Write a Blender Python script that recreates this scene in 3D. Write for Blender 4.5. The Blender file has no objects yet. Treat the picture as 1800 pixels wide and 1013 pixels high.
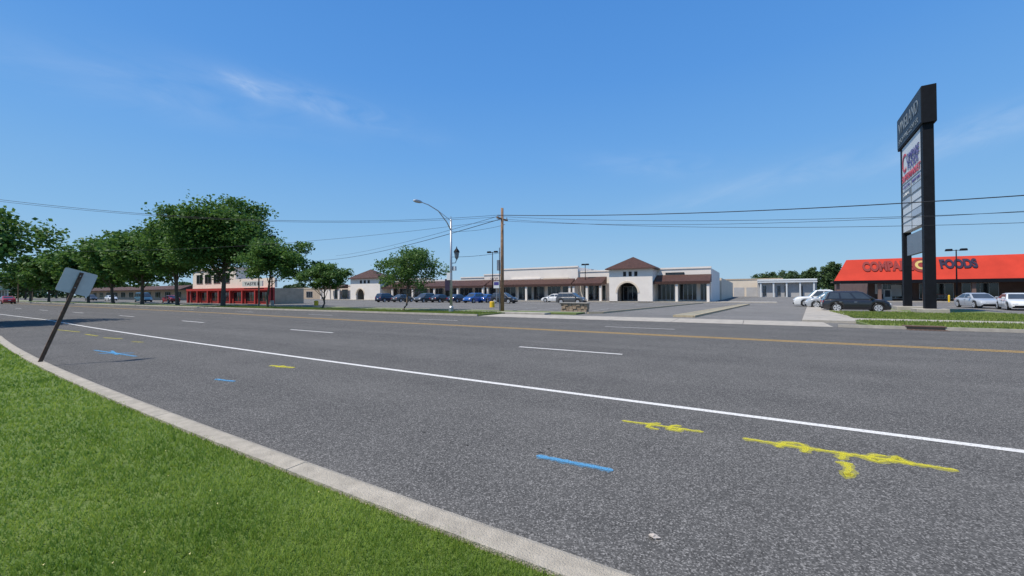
import bpy, bmesh, math, random
import numpy as np
from mathutils import Vector, Matrix
random.seed(7); rng = np.random.default_rng(7)
D = bpy.data; SC = bpy.context.scene; COL = SC.collection
PI = math.pi
# ------------------------------------------------------------------ camera
H = 1.67; FPX = 720.0
yaw = math.radians(30.5)
F0 = Vector((-math.sin(yaw), math.cos(yaw), 0)); R0 = Vector((math.cos(yaw), math.sin(yaw), 0)); U0 = Vector((0, 0, 1))
pit = math.radians(0.676); rol = math.radians(0.255)
Fc = F0*math.cos(pit) + U0*math.sin(pit); Uc = U0*math.cos(pit) - F0*math.sin(pit)
Rc = R0*math.cos(rol) - Uc*math.sin(rol); Uc2 = Uc*math.cos(rol) + R0*math.sin(rol)
cam = D.objects.new('camera', D.cameras.new('camera')); COL.objects.link(cam)
cam.matrix_world = Matrix(((Rc.x, Uc2.x, -Fc.x, 0), (Rc.y, Uc2.y, -Fc.y, 0), (Rc.z, Uc2.z, -Fc.z, H), (0, 0, 0, 1)))
cam.data.sensor_width = 36; cam.data.lens = FPX/1800*36; cam.data.clip_end = 3000; cam.data.clip_start = 0.05
SC.camera = cam
def ray(px, py): return Fc*FPX + Rc*(px-900) + Uc2*(506.5-py)
def G(px, py, z=0.0):
    d = ray(px, py); t = (z-H)/d.z; return Vector((d.x*t, d.y*t, z))
def WY(px, py, Y):
    d = ray(px, py); t = Y/d.y; return Vector((d.x*t, Y, H+d.z*t))
def FX(px, Y): return WY(px, 513, Y).x
def FH(px, py, Y): return WY(px, py, Y).z
def DEP(px, py, dep):
    d = ray(px, py); t = dep/FPX; return Vector((d.x*t, d.y*t, H+d.z*t))
# ------------------------------------------------------------------ materials
def lnk(nt, a, b): nt.links.new(a, b)
def mat(name, col, rough=0.6, var=0.15, scale=3.0, metal=0.0, bump=0.0, bscale=30.0, spec=0.5, col2=None, detail=5, coat=0.0):
    m = D.materials.new(name); m.use_nodes = True; nt = m.node_tree; b = nt.nodes['Principled BSDF']
    b.inputs['Roughness'].default_value = rough; b.inputs['Metallic'].default_value = metal
    b.inputs['Specular IOR Level'].default_value = spec
    b.inputs['Coat Weight'].default_value = coat
    tc = nt.nodes.new('ShaderNodeTexCoord')
    n = nt.nodes.new('ShaderNodeTexNoise'); n.inputs['Scale'].default_value = scale; n.inputs['Detail'].default_value = detail
    n.inputs['Roughness'].default_value = 0.65
    lnk(nt, tc.outputs['Object'], n.inputs['Vector'])
    r = nt.nodes.new('ShaderNodeValToRGB')
    c2 = col2 if col2 else tuple(min(1, c*(1+var)) for c in col[:3])
    c1 = tuple(c*(1-var) for c in col[:3]) if not col2 else col
    r.color_ramp.elements[0].position = 0.3; r.color_ramp.elements[1].position = 0.7
    r.color_ramp.elements[0].color = (*c1[:3], 1); r.color_ramp.elements[1].color = (*c2[:3], 1)
    lnk(nt, n.outputs['Fac'], r.inputs['Fac']); lnk(nt, r.outputs['Color'], b.inputs['Base Color'])
    if bump > 0:
        n2 = nt.nodes.new('ShaderNodeTexNoise'); n2.inputs['Scale'].default_value = bscale; n2.inputs['Detail'].default_value = 6
        lnk(nt, tc.outputs['Object'], n2.inputs['Vector'])
        bp = nt.nodes.new('ShaderNodeBump'); bp.inputs['Strength'].default_value = bump; bp.inputs['Distance'].default_value = 0.02
        lnk(nt, n2.outputs['Fac'], bp.inputs['Height']); lnk(nt, bp.outputs['Normal'], b.inputs['Normal'])
    return m
def asphalt(name, dark, light, stone, vs=70.0, stretch=True, smul=.62, crack=True):
    m = D.materials.new(name); m.use_nodes = True; nt = m.node_tree; b = nt.nodes['Principled BSDF']
    b.inputs['Roughness'].default_value = 0.92; b.inputs['Specular IOR Level'].default_value = 0.06
    tc = nt.nodes.new('ShaderNodeTexCoord'); P = tc.outputs['Object']
    mp = nt.nodes.new('ShaderNodeMapping'); mp.inputs['Scale'].default_value = (0.03, 0.75, 1) if stretch else (0.15, 0.15, 1)
    lnk(nt, P, mp.inputs['Vector'])
    n1 = nt.nodes.new('ShaderNodeTexNoise'); n1.inputs['Scale'].default_value = 1.0; n1.inputs['Detail'].default_value = 4; lnk(nt, mp.outputs[0], n1.inputs['Vector'])
    n2 = nt.nodes.new('ShaderNodeTexNoise'); n2.inputs['Scale'].default_value = 0.7; n2.inputs['Detail'].default_value = 8; n2.inputs['Roughness'].default_value = .7; lnk(nt, P, n2.inputs['Vector'])
    ad = nt.nodes.new('ShaderNodeMath'); ad.operation = 'ADD'; lnk(nt, n1.outputs['Fac'], ad.inputs[0]); lnk(nt, n2.outputs['Fac'], ad.inputs[1])
    mr = nt.nodes.new('ShaderNodeMapRange'); mr.inputs['From Min'].default_value = .75; mr.inputs['From Max'].default_value = 1.25; lnk(nt, ad.outputs[0], mr.inputs['Value'])
    mx = nt.nodes.new('ShaderNodeMix'); mx.data_type = 'RGBA'; mx.inputs['A'].default_value = (*dark, 1); mx.inputs['B'].default_value = (*light, 1)
    lnk(nt, mr.outputs[0], mx.inputs['Factor'])
    v = nt.nodes.new('ShaderNodeTexVoronoi'); v.inputs['Scale'].default_value = vs; lnk(nt, P, v.inputs['Vector'])
    sp = nt.nodes.new('ShaderNodeSeparateColor'); lnk(nt, v.outputs['Color'], sp.inputs[0])
    rp = nt.nodes.new('ShaderNodeValToRGB'); rp.color_ramp.elements[0].position = .6; rp.color_ramp.elements[1].position = 1.0
    rp.color_ramp.elements[0].color = (0, 0, 0, 1); rp.color_ramp.elements[1].color = (smul, smul, smul, 1); lnk(nt, sp.outputs[0], rp.inputs['Fac'])
    mx2 = nt.nodes.new('ShaderNodeMix'); mx2.data_type = 'RGBA'; lnk(nt, rp.outputs['Color'], mx2.inputs['Factor'])
    lnk(nt, mx.outputs['Result'], mx2.inputs['A']); mx2.inputs['B'].default_value = (*stone, 1)
    rp2 = nt.nodes.new('ShaderNodeValToRGB'); rp2.color_ramp.elements[0].position = .0; rp2.color_ramp.elements[1].position = .5
    rp2.color_ramp.elements[0].color = (.55, .55, .55, 1); rp2.color_ramp.elements[1].color = (1, 1, 1, 1); lnk(nt, sp.outputs[1], rp2.inputs['Fac'])
    mx3 = nt.nodes.new('ShaderNodeMix'); mx3.data_type = 'RGBA'; mx3.blend_type = 'MULTIPLY'; mx3.inputs['Factor'].default_value = 1
    lnk(nt, mx2.outputs['Result'], mx3.inputs['A']); lnk(nt, rp2.outputs['Color'], mx3.inputs['B'])
    res = mx3.outputs['Result']
    if crack:
        nd = nt.nodes.new('ShaderNodeTexNoise'); nd.inputs['Scale'].default_value = 1.2; nd.inputs['Detail'].default_value = 6; lnk(nt, P, nd.inputs['Vector'])
        va = nt.nodes.new('ShaderNodeVectorMath'); va.operation = 'MULTIPLY_ADD'; lnk(nt, nd.outputs['Color'], va.inputs[0]); va.inputs[1].default_value = (1.6, 1.6, 0); lnk(nt, P, va.inputs[2])
        vc = nt.nodes.new('ShaderNodeTexVoronoi'); vc.feature = 'DISTANCE_TO_EDGE'; vc.inputs['Scale'].default_value = .16; lnk(nt, va.outputs[0], vc.inputs['Vector'])
        c1 = nt.nodes.new('ShaderNodeMapRange'); c1.inputs['From Min'].default_value = .0006; c1.inputs['From Max'].default_value = .0022; c1.inputs['To Min'].default_value = .6; lnk(nt, vc.outputs['Distance'], c1.inputs['Value'])
        nm = nt.nodes.new('ShaderNodeTexNoise'); nm.inputs['Scale'].default_value = .25; lnk(nt, P, nm.inputs['Vector'])
        c2 = nt.nodes.new('ShaderNodeMapRange'); c2.inputs['From Min'].default_value = .52; c2.inputs['From Max'].default_value = .6; lnk(nt, nm.outputs['Fac'], c2.inputs['Value'])
        m4 = nt.nodes.new('ShaderNodeMix'); m4.data_type = 'RGBA'; m4.blend_type = 'MULTIPLY'; lnk(nt, c2.outputs[0], m4.inputs['Factor']); lnk(nt, res, m4.inputs['A'])
        cb = nt.nodes.new('ShaderNodeCombineColor')
        for i in range(3): lnk(nt, c1.outputs[0], cb.inputs[i])
        lnk(nt, cb.outputs[0], m4.inputs['B']); res = m4.outputs['Result']
    lnk(nt, res, b.inputs['Base Color'])
    bp = nt.nodes.new('ShaderNodeBump'); bp.inputs['Strength'].default_value = .35; bp.inputs['Distance'].default_value = .004
    lnk(nt, v.outputs['Distance'], bp.inputs['Height']); lnk(nt, bp.outputs['Normal'], b.inputs['Normal'])
    return m
def leafmat(name, c1, c2, scale=0.9, trans=0.25):
    m = D.materials.new(name); m.use_nodes = True; nt = m.node_tree; b = nt.nodes['Principled BSDF']; out = nt.nodes['Material Output']
    b.inputs['Roughness'].default_value = .55; b.inputs['Specular IOR Level'].default_value = .25
    g = nt.nodes.new('ShaderNodeNewGeometry')
    n = nt.nodes.new('ShaderNodeTexNoise'); n.inputs['Scale'].default_value = scale; n.inputs['Detail'].default_value = 6; n.inputs['Roughness'].default_value = .75
    lnk(nt, g.outputs['Position'], n.inputs['Vector'])
    r = nt.nodes.new('ShaderNodeValToRGB'); r.color_ramp.elements[0].position = .32; r.color_ramp.elements[1].position = .68
    r.color_ramp.elements[0].color = (*c1, 1); r.color_ramp.elements[1].color = (*c2, 1)
    lnk(nt, n.outputs['Fac'], r.inputs['Fac']); lnk(nt, r.outputs['Color'], b.inputs['Base Color'])
    t = nt.nodes.new('ShaderNodeBsdfTranslucent'); hs = nt.nodes.new('ShaderNodeHueSaturation'); hs.inputs['Value'].default_value = 1.3; hs.inputs['Hue'].default_value = .49
    lnk(nt, r.outputs['Color'], hs.inputs['Color']); lnk(nt, hs.outputs['Color'], t.inputs['Color'])
    mx = nt.nodes.new('ShaderNodeMixShader'); mx.inputs[0].default_value = trans
    lnk(nt, b.outputs[0], mx.inputs[1]); lnk(nt, t.outputs[0], mx.inputs[2]); lnk(nt, mx.outputs[0], out.inputs['Surface'])
    return m
def paintmat(name, col, thr0=.35, thr1=.55, scale=45.0, worn=1.0):
    m = D.materials.new(name); m.use_nodes = True; nt = m.node_tree; b = nt.nodes['Principled BSDF']; out = nt.nodes['Material Output']
    b.inputs['Base Color'].default_value = (*col, 1); b.inputs['Roughness'].default_value = .8; b.inputs['Specular IOR Level'].default_value = .1
    tc = nt.nodes.new('ShaderNodeTexCoord')
    n = nt.nodes.new('ShaderNodeTexNoise'); n.inputs['Scale'].default_value = scale; n.inputs['Detail'].default_value = 5; n.inputs['Roughness'].default_value = .8
    lnk(nt, tc.outputs['Object'], n.inputs['Vector'])
    r = nt.nodes.new('ShaderNodeMapRange'); r.inputs['From Min'].default_value = thr0; r.inputs['From Max'].default_value = thr1; r.inputs['To Min'].default_value = 1-worn
    lnk(nt, n.outputs['Fac'], r.inputs['Value'])
    tr = nt.nodes.new('ShaderNodeBsdfTransparent'); mx = nt.nodes.new('ShaderNodeMixShader')
    lnk(nt, r.outputs[0], mx.inputs[0]); lnk(nt, tr.outputs[0], mx.inputs[1]); lnk(nt, b.outputs[0], mx.inputs[2]); lnk(nt, mx.outputs[0], out.inputs['Surface'])
    return m
def tilemat(name, c1, c2, sx=3.0):
    m = D.materials.new(name); m.use_nodes = True; nt = m.node_tree; b = nt.nodes['Principled BSDF']; b.inputs['Roughness'].default_value = .7
    tc = nt.nodes.new('ShaderNodeTexCoord'); w = nt.nodes.new('ShaderNodeTexWave'); w.inputs['Scale'].default_value = sx; w.inputs['Distortion'].default_value = .6
    w.inputs['Detail'].default_value = 2
    lnk(nt, tc.outputs['Object'], w.inputs['Vector'])
    n = nt.nodes.new('ShaderNodeTexNoise'); n.inputs['Scale'].default_value = 2.5; n.inputs['Detail'].default_value = 6; lnk(nt, tc.outputs['Object'], n.inputs['Vector'])
    mlt = nt.nodes.new('ShaderNodeMath'); mlt.operation = 'MULTIPLY'; lnk(nt, w.outputs['Fac'], mlt.inputs[0]); lnk(nt, n.outputs['Fac'], mlt.inputs[1])
    r = nt.nodes.new('ShaderNodeValToRGB'); r.color_ramp.elements[0].position = .05; r.color_ramp.elements[1].position = .55
    r.color_ramp.elements[0].color = (*c1, 1); r.color_ramp.elements[1].color = (*c2, 1)
    lnk(nt, mlt.outputs[0], r.inputs['Fac']); lnk(nt, r.outputs['Color'], b.inputs['Base Color'])
    bp = nt.nodes.new('ShaderNodeBump'); bp.inputs['Distance'].default_value = .05; lnk(nt, w.outputs['Fac'], bp.inputs['Height']); lnk(nt, bp.outputs['Normal'], b.inputs['Normal'])
    return m
M = {}
M['road'] = asphalt('road_asphalt', (.083, .081, .077), (.122, .118, .110), (.40, .38, .35), 100)
M['lot'] = asphalt('lot_asphalt', (.14, .135, .125), (.20, .193, .178), (.32, .31, .3), 30, False)
M['drive'] = asphalt('drive_asphalt', (.16, .156, .146), (.22, .212, .198), (.32, .31, .3), 40, False)
M['concrete'] = mat('concrete', (.40, .36, .30), .9, .22, 2.2, bump=.6, bscale=60, detail=9)
M['kerb'] = mat('kerb_concrete', (.42, .37, .29), .9, .22, 7, bump=.8, bscale=90, detail=10)
M['ykerb'] = mat('faded_yellow_kerb', (.45, .37, .24), .9, .2, 3)
M['soil'] = mat('verge_soil', (.08, .14, .02), .95, .35, 3, bump=1, bscale=40, col2=(.14, .19, .04))
M['far_grass'] = mat('far_grass', (.09, .15, .03), .95, .4, .9, bump=1, bscale=20, col2=(.19, .20, .07), detail=9)
M['ground'] = mat('land', (.12, .13, .06), .95, .3, .05)
M['white_line'] = paintmat('white_line_paint', (.70, .68, .63), .28, .5, 30, .85)
M['yellow_line'] = paintmat('yellow_line_paint', (.60, .37, .09), .3, .55, 25, .8)
M['lot_line'] = paintmat('lot_line_paint', (.6, .6, .58), .3, .6, 6, .8)
M['yspray'] = paintmat('yellow_spray_paint', (.76, .68, .05), .40, .62, 120, 1)
M['ymist'] = paintmat('yellow_overspray', (.68, .62, .08), .50, .76, 160, .75)
M['bspray'] = paintmat('blue_spray_paint', (.12, .38, .64), .38, .58, 120, 1)
M['bmist'] = paintmat('blue_overspray', (.13, .36, .56), .50, .76, 160, .75)
M['grass'] = leafmat('lawn_blades', (.115, .21, .022), (.31, .41, .07), .8, .36)
M['leafA'] = leafmat('street_tree_leaves', (.035, .095, .018), (.125, .235, .048), 1.1, .34)
M['leafB'] = leafmat('small_tree_leaves', (.045, .105, .026), (.145, .25, .06), 1.4, .34)
M['leafC'] = leafmat('distant_leaves', (.05, .09, .035), (.11, .17, .06), .3)
M['bark'] = mat('bark', (.11, .085, .065), .95, .4, 6, bump=1, bscale=20)
M['stucco'] = mat('white_stucco', (.80, .73, .65), .9, .06, .6, bump=.2, bscale=20)
M['cream'] = mat('cream_stucco', (.70, .59, .46), .9, .08, .5)
M['tan'] = mat('tan_brick', (.46, .36, .26), .9, .15, 1.5)
M['grey_wall'] = mat('grey_wall', (.42, .41, .40), .85, .1, .5)
M['brown_wall'] = mat('reddish_brown_wall', (.17, .105, .085), .85, .2, .7)
M['tile'] = tilemat('brown_roof_tiles', (.06, .028, .02), (.19, .085, .06), 4)
M['glass'] = mat('dark_glass', (.02, .024, .028), .08, .4, .4, spec=.7)
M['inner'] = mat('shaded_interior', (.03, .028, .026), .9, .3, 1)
M['red'] = mat('red_fascia', (.58, .05, .026), .65, .14, .35, spec=.2)
M['redwall'] = mat('red_storefront', (.44, .04, .035), .7, .12, 1)
M['orange'] = mat('dark_red_letter', (.24, .018, .012), .5, .05)
M['navy'] = mat('navy_letter', (.035, .028, .055), .6, .1, spec=.2)
M['wtext'] = mat('faded_letter', (.17, .21, .24), .6, .3, 5)
M['blue_sign'] = mat('dark_sign_face', (.018, .028, .045), .5, .2, 1)
M['black'] = mat('black_paint', (.008, .009, .012), .6, .25, 2, spec=.15)
M['panel'] = mat('white_panel', (.62, .64, .64), .5, .06, 1)
M['gpanel'] = mat('grey_panel', (.16, .19, .22), .5, .1, 1)
M['ppanel'] = mat('pale_row', (.40, .46, .52), .5, .1, 1)
M['ctext'] = mat('blue_letter', (.06, .05, .22), .5, .05)
M['rtext'] = mat('red_letter', (.5, .04, .07), .5, .05)
M['galv'] = mat('galvanised_metal', (.42, .43, .44), .45, .1, 4, metal=.6)
M['signback'] = mat('sign_back', (.58, .56, .52), .7, .07, 9, spec=.2, detail=8)
M['rust'] = mat('rusty_post', (.15, .09, .06), .85, .4, 12, bump=.5, bscale=60)
M['wood'] = mat('pole_wood', (.25, .15, .09), .9, .3, 5, bump=.6, bscale=30)
M['wire'] = mat('wire_black', (.015, .015, .018), .6, .1)
M['yellow'] = mat('yellow_paint', (.8, .5, .02), .6, .1)
M['stone'] = mat('fieldstone', (.20, .13, .08), .95, .3, 5, bump=1, bscale=8, col2=(.42, .34, .24))
M['tyre'] = mat('tyre_rubber', (.025, .025, .025), .85, .2)
M['rim'] = mat('rim_alloy', (.55, .56, .57), .4, .1, metal=.2)
M['hl'] = mat('headlight_lens', (.7, .72, .75), .15, .05)
M['tl'] = mat('taillight_lens', (.35, .01, .01), .25, .1)
M['paper'] = mat('crumpled_paper', (.5, .44, .38), .8, .3, 30)
M['stain'] = paintmat('tar_stain', (.02, .02, .02), .45, .65, 30, .8)
M['cglass'] = mat('car_glass', (.05, .06, .07), .06, .3, .6, spec=.9)
def carpaint(n, c): return mat(n, c, .28, .04, 1, coat=.8)
CP = dict(black=carpaint('car_black', (.018, .018, .022)), white=carpaint('car_white', (.72, .72, .7)), silver=carpaint('car_silver', (.38, .40, .42)),
          blue=carpaint('car_blue', (.02, .10, .35)), grey=carpaint('car_grey', (.08, .085, .09)), red=carpaint('car_red', (.35, .02, .02)),
          navy=carpaint('car_navy', (.015, .025, .06)), teal=carpaint('van_blue', (.05, .13, .2)))
# ------------------------------------------------------------------ mesh helpers
def rootloc(p):
    while p.parent: p = p.parent
    return Vector(p.location)
def obj(name, bm, m, parent=None, world=False, smooth=False, bevel=0):
    me = D.meshes.new(name)
    if world and parent: bmesh.ops.translate(bm, verts=bm.verts, vec=-rootloc(parent))
    bmesh.ops.recalc_face_normals(bm, faces=bm.faces)
    bm.to_mesh(me); bm.free()
    me.materials.append(m)
    if smooth:
        for p in me.polygons: p.use_smooth = True
    o = D.objects.new(name, me); COL.objects.link(o)
    if parent: o.parent = parent
    if bevel:
        b = o.modifiers.new('bevel', 'BEVEL'); b.width = bevel; b.segments = 2; b.limit_method = 'ANGLE'
    return o
def thing(name, label, cat, loc=(0, 0, 0), rz=0, group=None):
    o = D.objects.new(name, None); COL.objects.link(o); o.location = loc; o.rotation_euler = (0, 0, rz); o.empty_display_size = .1
    o['label'] = label; o['category'] = cat
    if group: o['group'] = group
    return o
def tag(o, label, cat, group=None):
    o['label'] = label; o['category'] = cat
    if group: o['group'] = group
    return o
def struct(name, bm, m, **k):
    o = obj(name, bm, m, **k); o['kind'] = 'structure'; return o
def dup(root, loc, rz, label=None, group=None, over=None):
    def cp(o, par):
        c = o.copy(); COL.objects.link(c); c.parent = par
        if over and c.type == 'MESH' and c.name.split('.')[0] in over:
            c.material_slots[0].link = 'OBJECT'; c.material_slots[0].material = over[c.name.split('.')[0]]
        for ch in list(o.children): cp(ch, c)
        return c
    r = cp(root, None); r.location = loc; r.rotation_euler = (0, 0, rz)
    if label: r['label'] = label
    if group: r['group'] = group
    return r
def box(bm, x0, x1, y0, y1, z0, z1):
    v = [bm.verts.new(p) for p in ((x0, y0, z0), (x1, y0, z0), (x1, y1, z0), (x0, y1, z0), (x0, y0, z1), (x1, y0, z1), (x1, y1, z1), (x0, y1, z1))]
    for f in ((0, 3, 2, 1), (4, 5, 6, 7), (0, 1, 5, 4), (1, 2, 6, 5), (2, 3, 7, 6), (3, 0, 4, 7)): bm.faces.new([v[i] for i in f])
def hexa(bm, P):
    v = [bm.verts.new(p) for p in P]
    for f in ((0, 3, 2, 1), (4, 5, 6, 7), (0, 1, 5, 4), (1, 2, 6, 5), (2, 3, 7, 6), (3, 0, 4, 7)): bm.faces.new([v[i] for i in f])
def BX(*a):
    bm = bmesh.new(); box(bm, *a); return bm
def poly(bm, pts): return bm.faces.new([bm.verts.new(p) for p in pts])
def tube(bm, pts, rad, seg=8, cap=True):
    pts = [Vector(p) for p in pts]
    if not hasattr(rad, '__len__'): rad = [rad]*len(pts)
    rings = []
    for i, p in enumerate(pts):
        t = (pts[min(i+1, len(pts)-1)]-pts[max(i-1, 0)]).normalized()
        a = Vector((0, 0, 1)) if abs(t.z) < .9 else Vector((1, 0, 0))
        u = t.cross(a).normalized(); w = t.cross(u).normalized()
        rings.append([bm.verts.new(p+(u*math.cos(2*PI*k/seg)+w*math.sin(2*PI*k/seg))*rad[i]) for k in range(seg)])
    for i in range(len(rings)-1):
        for k in range(seg): bm.faces.new((rings[i][k], rings[i][(k+1) % seg], rings[i+1][(k+1) % seg], rings[i+1][k]))
    if cap:
        bm.faces.new(rings[0]); bm.faces.new(rings[-1])
def TB(*a, **k):
    bm = bmesh.new(); tube(bm, *a, **k); return bm
def fast_mesh(name, V, k, m):
    n = len(V); me = D.meshes.new(name); me.vertices.add(n); me.vertices.foreach_set('co', V.astype(np.float32).ravel())
    me.loops.add(n); me.loops.foreach_set('vertex_index', np.arange(n, dtype=np.int32))
    me.polygons.add(n//k); me.polygons.foreach_set('loop_start', np.arange(0, n, k, dtype=np.int32)); me.polygons.foreach_set('loop_total', np.full(n//k, k, dtype=np.int32))
    me.update(calc_edges=True); me.materials.append(m)
    o = D.objects.new(name, me); COL.objects.link(o); return o
def textm(s, center, right, up, w, h, m, parent=None, name='letters', offset=0.0, ext=.02, world=True):
    cu = D.curves.new('t', 'FONT'); cu.body = s; cu.align_x = 'CENTER'; cu.align_y = 'CENTER'; cu.extrude = .01; cu.offset = offset
    o = D.objects.new('t', cu); COL.objects.link(o); bpy.context.view_layer.update()
    me = D.meshes.new_from_object(o); D.objects.remove(o)
    co = np.empty(len(me.vertices)*3); me.vertices.foreach_get('co', co); co = co.reshape(-1, 3)
    mn, mxx = co.min(0), co.max(0); c = (mn+mxx)/2; s_ = mxx-mn
    right = np.array(Vector(right).normalized()); up = np.array(Vector(up).normalized()); nr = np.cross(right, up)
    q = (co-c)/s_
    base = rootloc(parent) if (parent and world) else Vector((0, 0, 0))
    out = np.array(Vector(center)-base)+np.outer(q[:, 0]*w, right)+np.outer(q[:, 1]*h, up)+np.outer(q[:, 2]*ext, nr)
    me.vertices.foreach_set('co', out.ravel()); me.update(); me.materials.clear(); me.materials.append(m); me.name = name
    ob = D.objects.new(name, me); COL.objects.link(ob)
    if parent: ob.parent = parent
    return ob
# ------------------------------------------------------------------ world
el = math.radians(60); S = Vector((-.62, -.78, 0)).normalized()*math.cos(el); S.z = math.sin(el)
W = D.worlds.new('World'); SC.world = W; W.use_nodes = True; nt = W.node_tree; bg = nt.nodes['Background']
sky = nt.nodes.new('ShaderNodeTexSky'); sky.sky_type = 'NISHITA'; sky.sun_disc = False; sky.sun_elevation = el; sky.sun_rotation = math.atan2(S.x, S.y)
sky.air_density = 1.0; sky.dust_density = .3; sky.ozone_density = 1.0
tc = nt.nodes.new('ShaderNodeTexCoord')
def wmath(op, a, b=None):
    n = nt.nodes.new('ShaderNodeMath'); n.operation = op
    for i, x in enumerate((a, b)):
        if x is None: continue
        if isinstance(x, (int, float)): n.inputs[i].default_value = x
        else: lnk(nt, x, n.inputs[i])
    return n.outputs[0]
nrm = nt.nodes.new('ShaderNodeVectorMath'); nrm.operation = 'NORMALIZE'; lnk(nt, tc.outputs['Generated'], nrm.inputs[0])
sx = nt.nodes.new('ShaderNodeSeparateXYZ'); lnk(nt, nrm.outputs[0], sx.inputs[0])
gr = nt.nodes.new('ShaderNodeValToRGB'); lnk(nt, sx.outputs[2], gr.inputs['Fac'])
els = gr.color_ramp.elements; els[0].position = 0; els[0].color = (.38, .58, .77, 1); els[1].position = .95; els[1].color = (.045, .20, .60, 1)
for p_, c_ in ((.06, (.32, .55, .79)), (.15, (.235, .49, .81)), (.3, (.15, .40, .82)), (.45, (.10, .325, .78)), (.6, (.075, .275, .72))):
    e = els.new(p_); e.color = (*c_, 1)
sc = nt.nodes.new('ShaderNodeVectorMath'); sc.operation = 'SCALE'; sc.inputs['Scale'].default_value = 10; lnk(nt, gr.outputs['Color'], sc.inputs[0])
ms = nt.nodes.new('ShaderNodeMix'); ms.data_type = 'RGBA'; ms.inputs['Factor'].default_value = .9; lnk(nt, sky.outputs[0], ms.inputs['A']); lnk(nt, sc.outputs[0], ms.inputs['B'])
def wisp(px, py, ang, lx, ly, amp, nscale):
    d = ray(px, py).normalized(); rr = d.cross(Vector((0, 0, 1))).normalized(); uu = rr.cross(d)
    a = math.radians(ang); e1 = rr*math.cos(a)+uu*math.sin(a); e2 = -rr*math.sin(a)+uu*math.cos(a)
    def dot(v):
        n = nt.nodes.new('ShaderNodeVectorMath'); n.operation = 'DOT_PRODUCT'; lnk(nt, nrm.outputs[0], n.inputs[0]); n.inputs[1].default_value = v; return n.outputs['Value']
    s1 = dot(e1); s2 = dot(e2); q1 = wmath('DIVIDE', s1, lx); q2 = wmath('DIVIDE', s2, ly)
    r2 = wmath('ADD', wmath('MULTIPLY', q1, q1), wmath('MULTIPLY', q2, q2))
    g = wmath('EXPONENT', wmath('MULTIPLY', r2, -1.0)); front = wmath('GREATER_THAN', dot(d), 0.0)
    cb = nt.nodes.new('ShaderNodeCombineXYZ'); lnk(nt, wmath('MULTIPLY', s1, nscale), cb.inputs[0]); lnk(nt, wmath('MULTIPLY', s2, nscale*3.2), cb.inputs[1])
    n = nt.nodes.new('ShaderNodeTexNoise'); n.inputs['Scale'].default_value = 1; n.inputs['Detail'].default_value = 8; n.inputs['Roughness'].default_value = .6; n.inputs['Distortion'].default_value = .8
    lnk(nt, cb.outputs[0], n.inputs['Vector'])
    mr = nt.nodes.new('ShaderNodeMapRange'); mr.inputs['From Min'].default_value = .35; mr.inputs['From Max'].default_value = .75; lnk(nt, n.outputs['Fac'], mr.inputs['Value'])
    return wmath('MULTIPLY', wmath('MULTIPLY', wmath('MULTIPLY', g, front), mr.outputs[0]), amp)
tot = wisp(555, 182, -6, .16, .026, .32, 6)
for a in ((435, 152, -16, .035, .012, .40, 16), (300, 165, 0, .20, .04, .16, 5), (1420, 300, 8, .30, .025, .20, 5), (1730, 228, 14, .12, .022, .26, 7), (1150, 290, -8, .14, .025, .14, 7)):
    tot = wmath('ADD', tot, wisp(*a))
mxw = nt.nodes.new('ShaderNodeMix'); mxw.data_type = 'RGBA'; lnk(nt, tot, mxw.inputs['Factor']); lnk(nt, ms.outputs['Result'], mxw.inputs['A']); mxw.inputs['B'].default_value = (7.6, 8.5, 9.6, 1)
lnk(nt, mxw.outputs['Result'], bg.inputs['Color']); bg.inputs['Strength'].default_value = .1
sun = D.objects.new('sun', D.lights.new('sun', 'SUN')); COL.objects.link(sun); sun.data.energy = 4.8; sun.data.angle = math.radians(.53); sun.data.color = (1, .93, .83)
sun.rotation_euler = S.to_track_quat('Z', 'Y').to_euler()
SC.view_settings.view_transform = 'Standard'; SC.view_settings.look = 'None'; SC.view_settings.exposure = 0
# ------------------------------------------------------------------ ground, road
def sheet(name, pts, z, m, kind='structure'):
    bm = bmesh.new(); poly(bm, [(p[0], p[1], z) for p in pts]); o = obj(name, bm, m); o['kind'] = kind; return o
def strip(bm, f0, f1, xs, z):
    a = [bm.verts.new((x, f0(x), z)) for x in xs]; b = [bm.verts.new((x, f1(x), z)) for x in xs]
    for i in range(len(xs)-1): bm.faces.new((a[i], a[i+1], b[i+1], b[i]))
def cR(X):
    if X > 0: return 0
    if X > -40: return .0009*X*X
    return 1.44+.02*(-40-X)
KB, KW = 2.34, .23
def YK(X):
    if X > 0: return KB
    if X > -25: return KB+.0021*X*X
    return KB+1.3125+.03*(-25-X)
sheet('ground', [(-1500, -600), (900, -600), (900, 1500), (-1500, 1500)], -.03, M['ground'])
XS = [-600, -300, -200, -150]+[x for x in range(-120, 61, 2)]+[80, 120, 200]
FKY = 24.2
bm = bmesh.new(); strip(bm, lambda x: YK(x)-.05, lambda x: FKY+.05, XS, 0); struct('road', bm, M['road'])
sheet('parking_lot', [(-330, 24.0), (200, 24.0), (200, 340), (-330, 340)], -.008, M['lot'])
def SL(X, Y): return X+.1*(Y-27)
dr = [(SL(-10.6, 26), 24.1), (SL(2.2, 26), 24.1), (SL(2.2, 170), 170), (SL(-10.0, 170), 170)]
sheet('driveway', dr, -.003, M['drive'])
bm = bmesh.new()
for i, (x0, x1) in enumerate([(-17, -14.03), (-14, -11), (-10.97, -7.5), (-7.47, -4), (-3.97, -.5), (-.47, 3.2)]):
    hexa(bm, [(x0, 24.18, -.01), (x1, 24.18, -.01), (x1, 27.4, -.01), (x0, 27.4, -.01), (x0, 24.18, .012), (x1, 24.18, .012), (x1, 27.4, .03), (x0, 27.4, .03)])
struct('driveway_apron', bm, M['concrete'])
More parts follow.
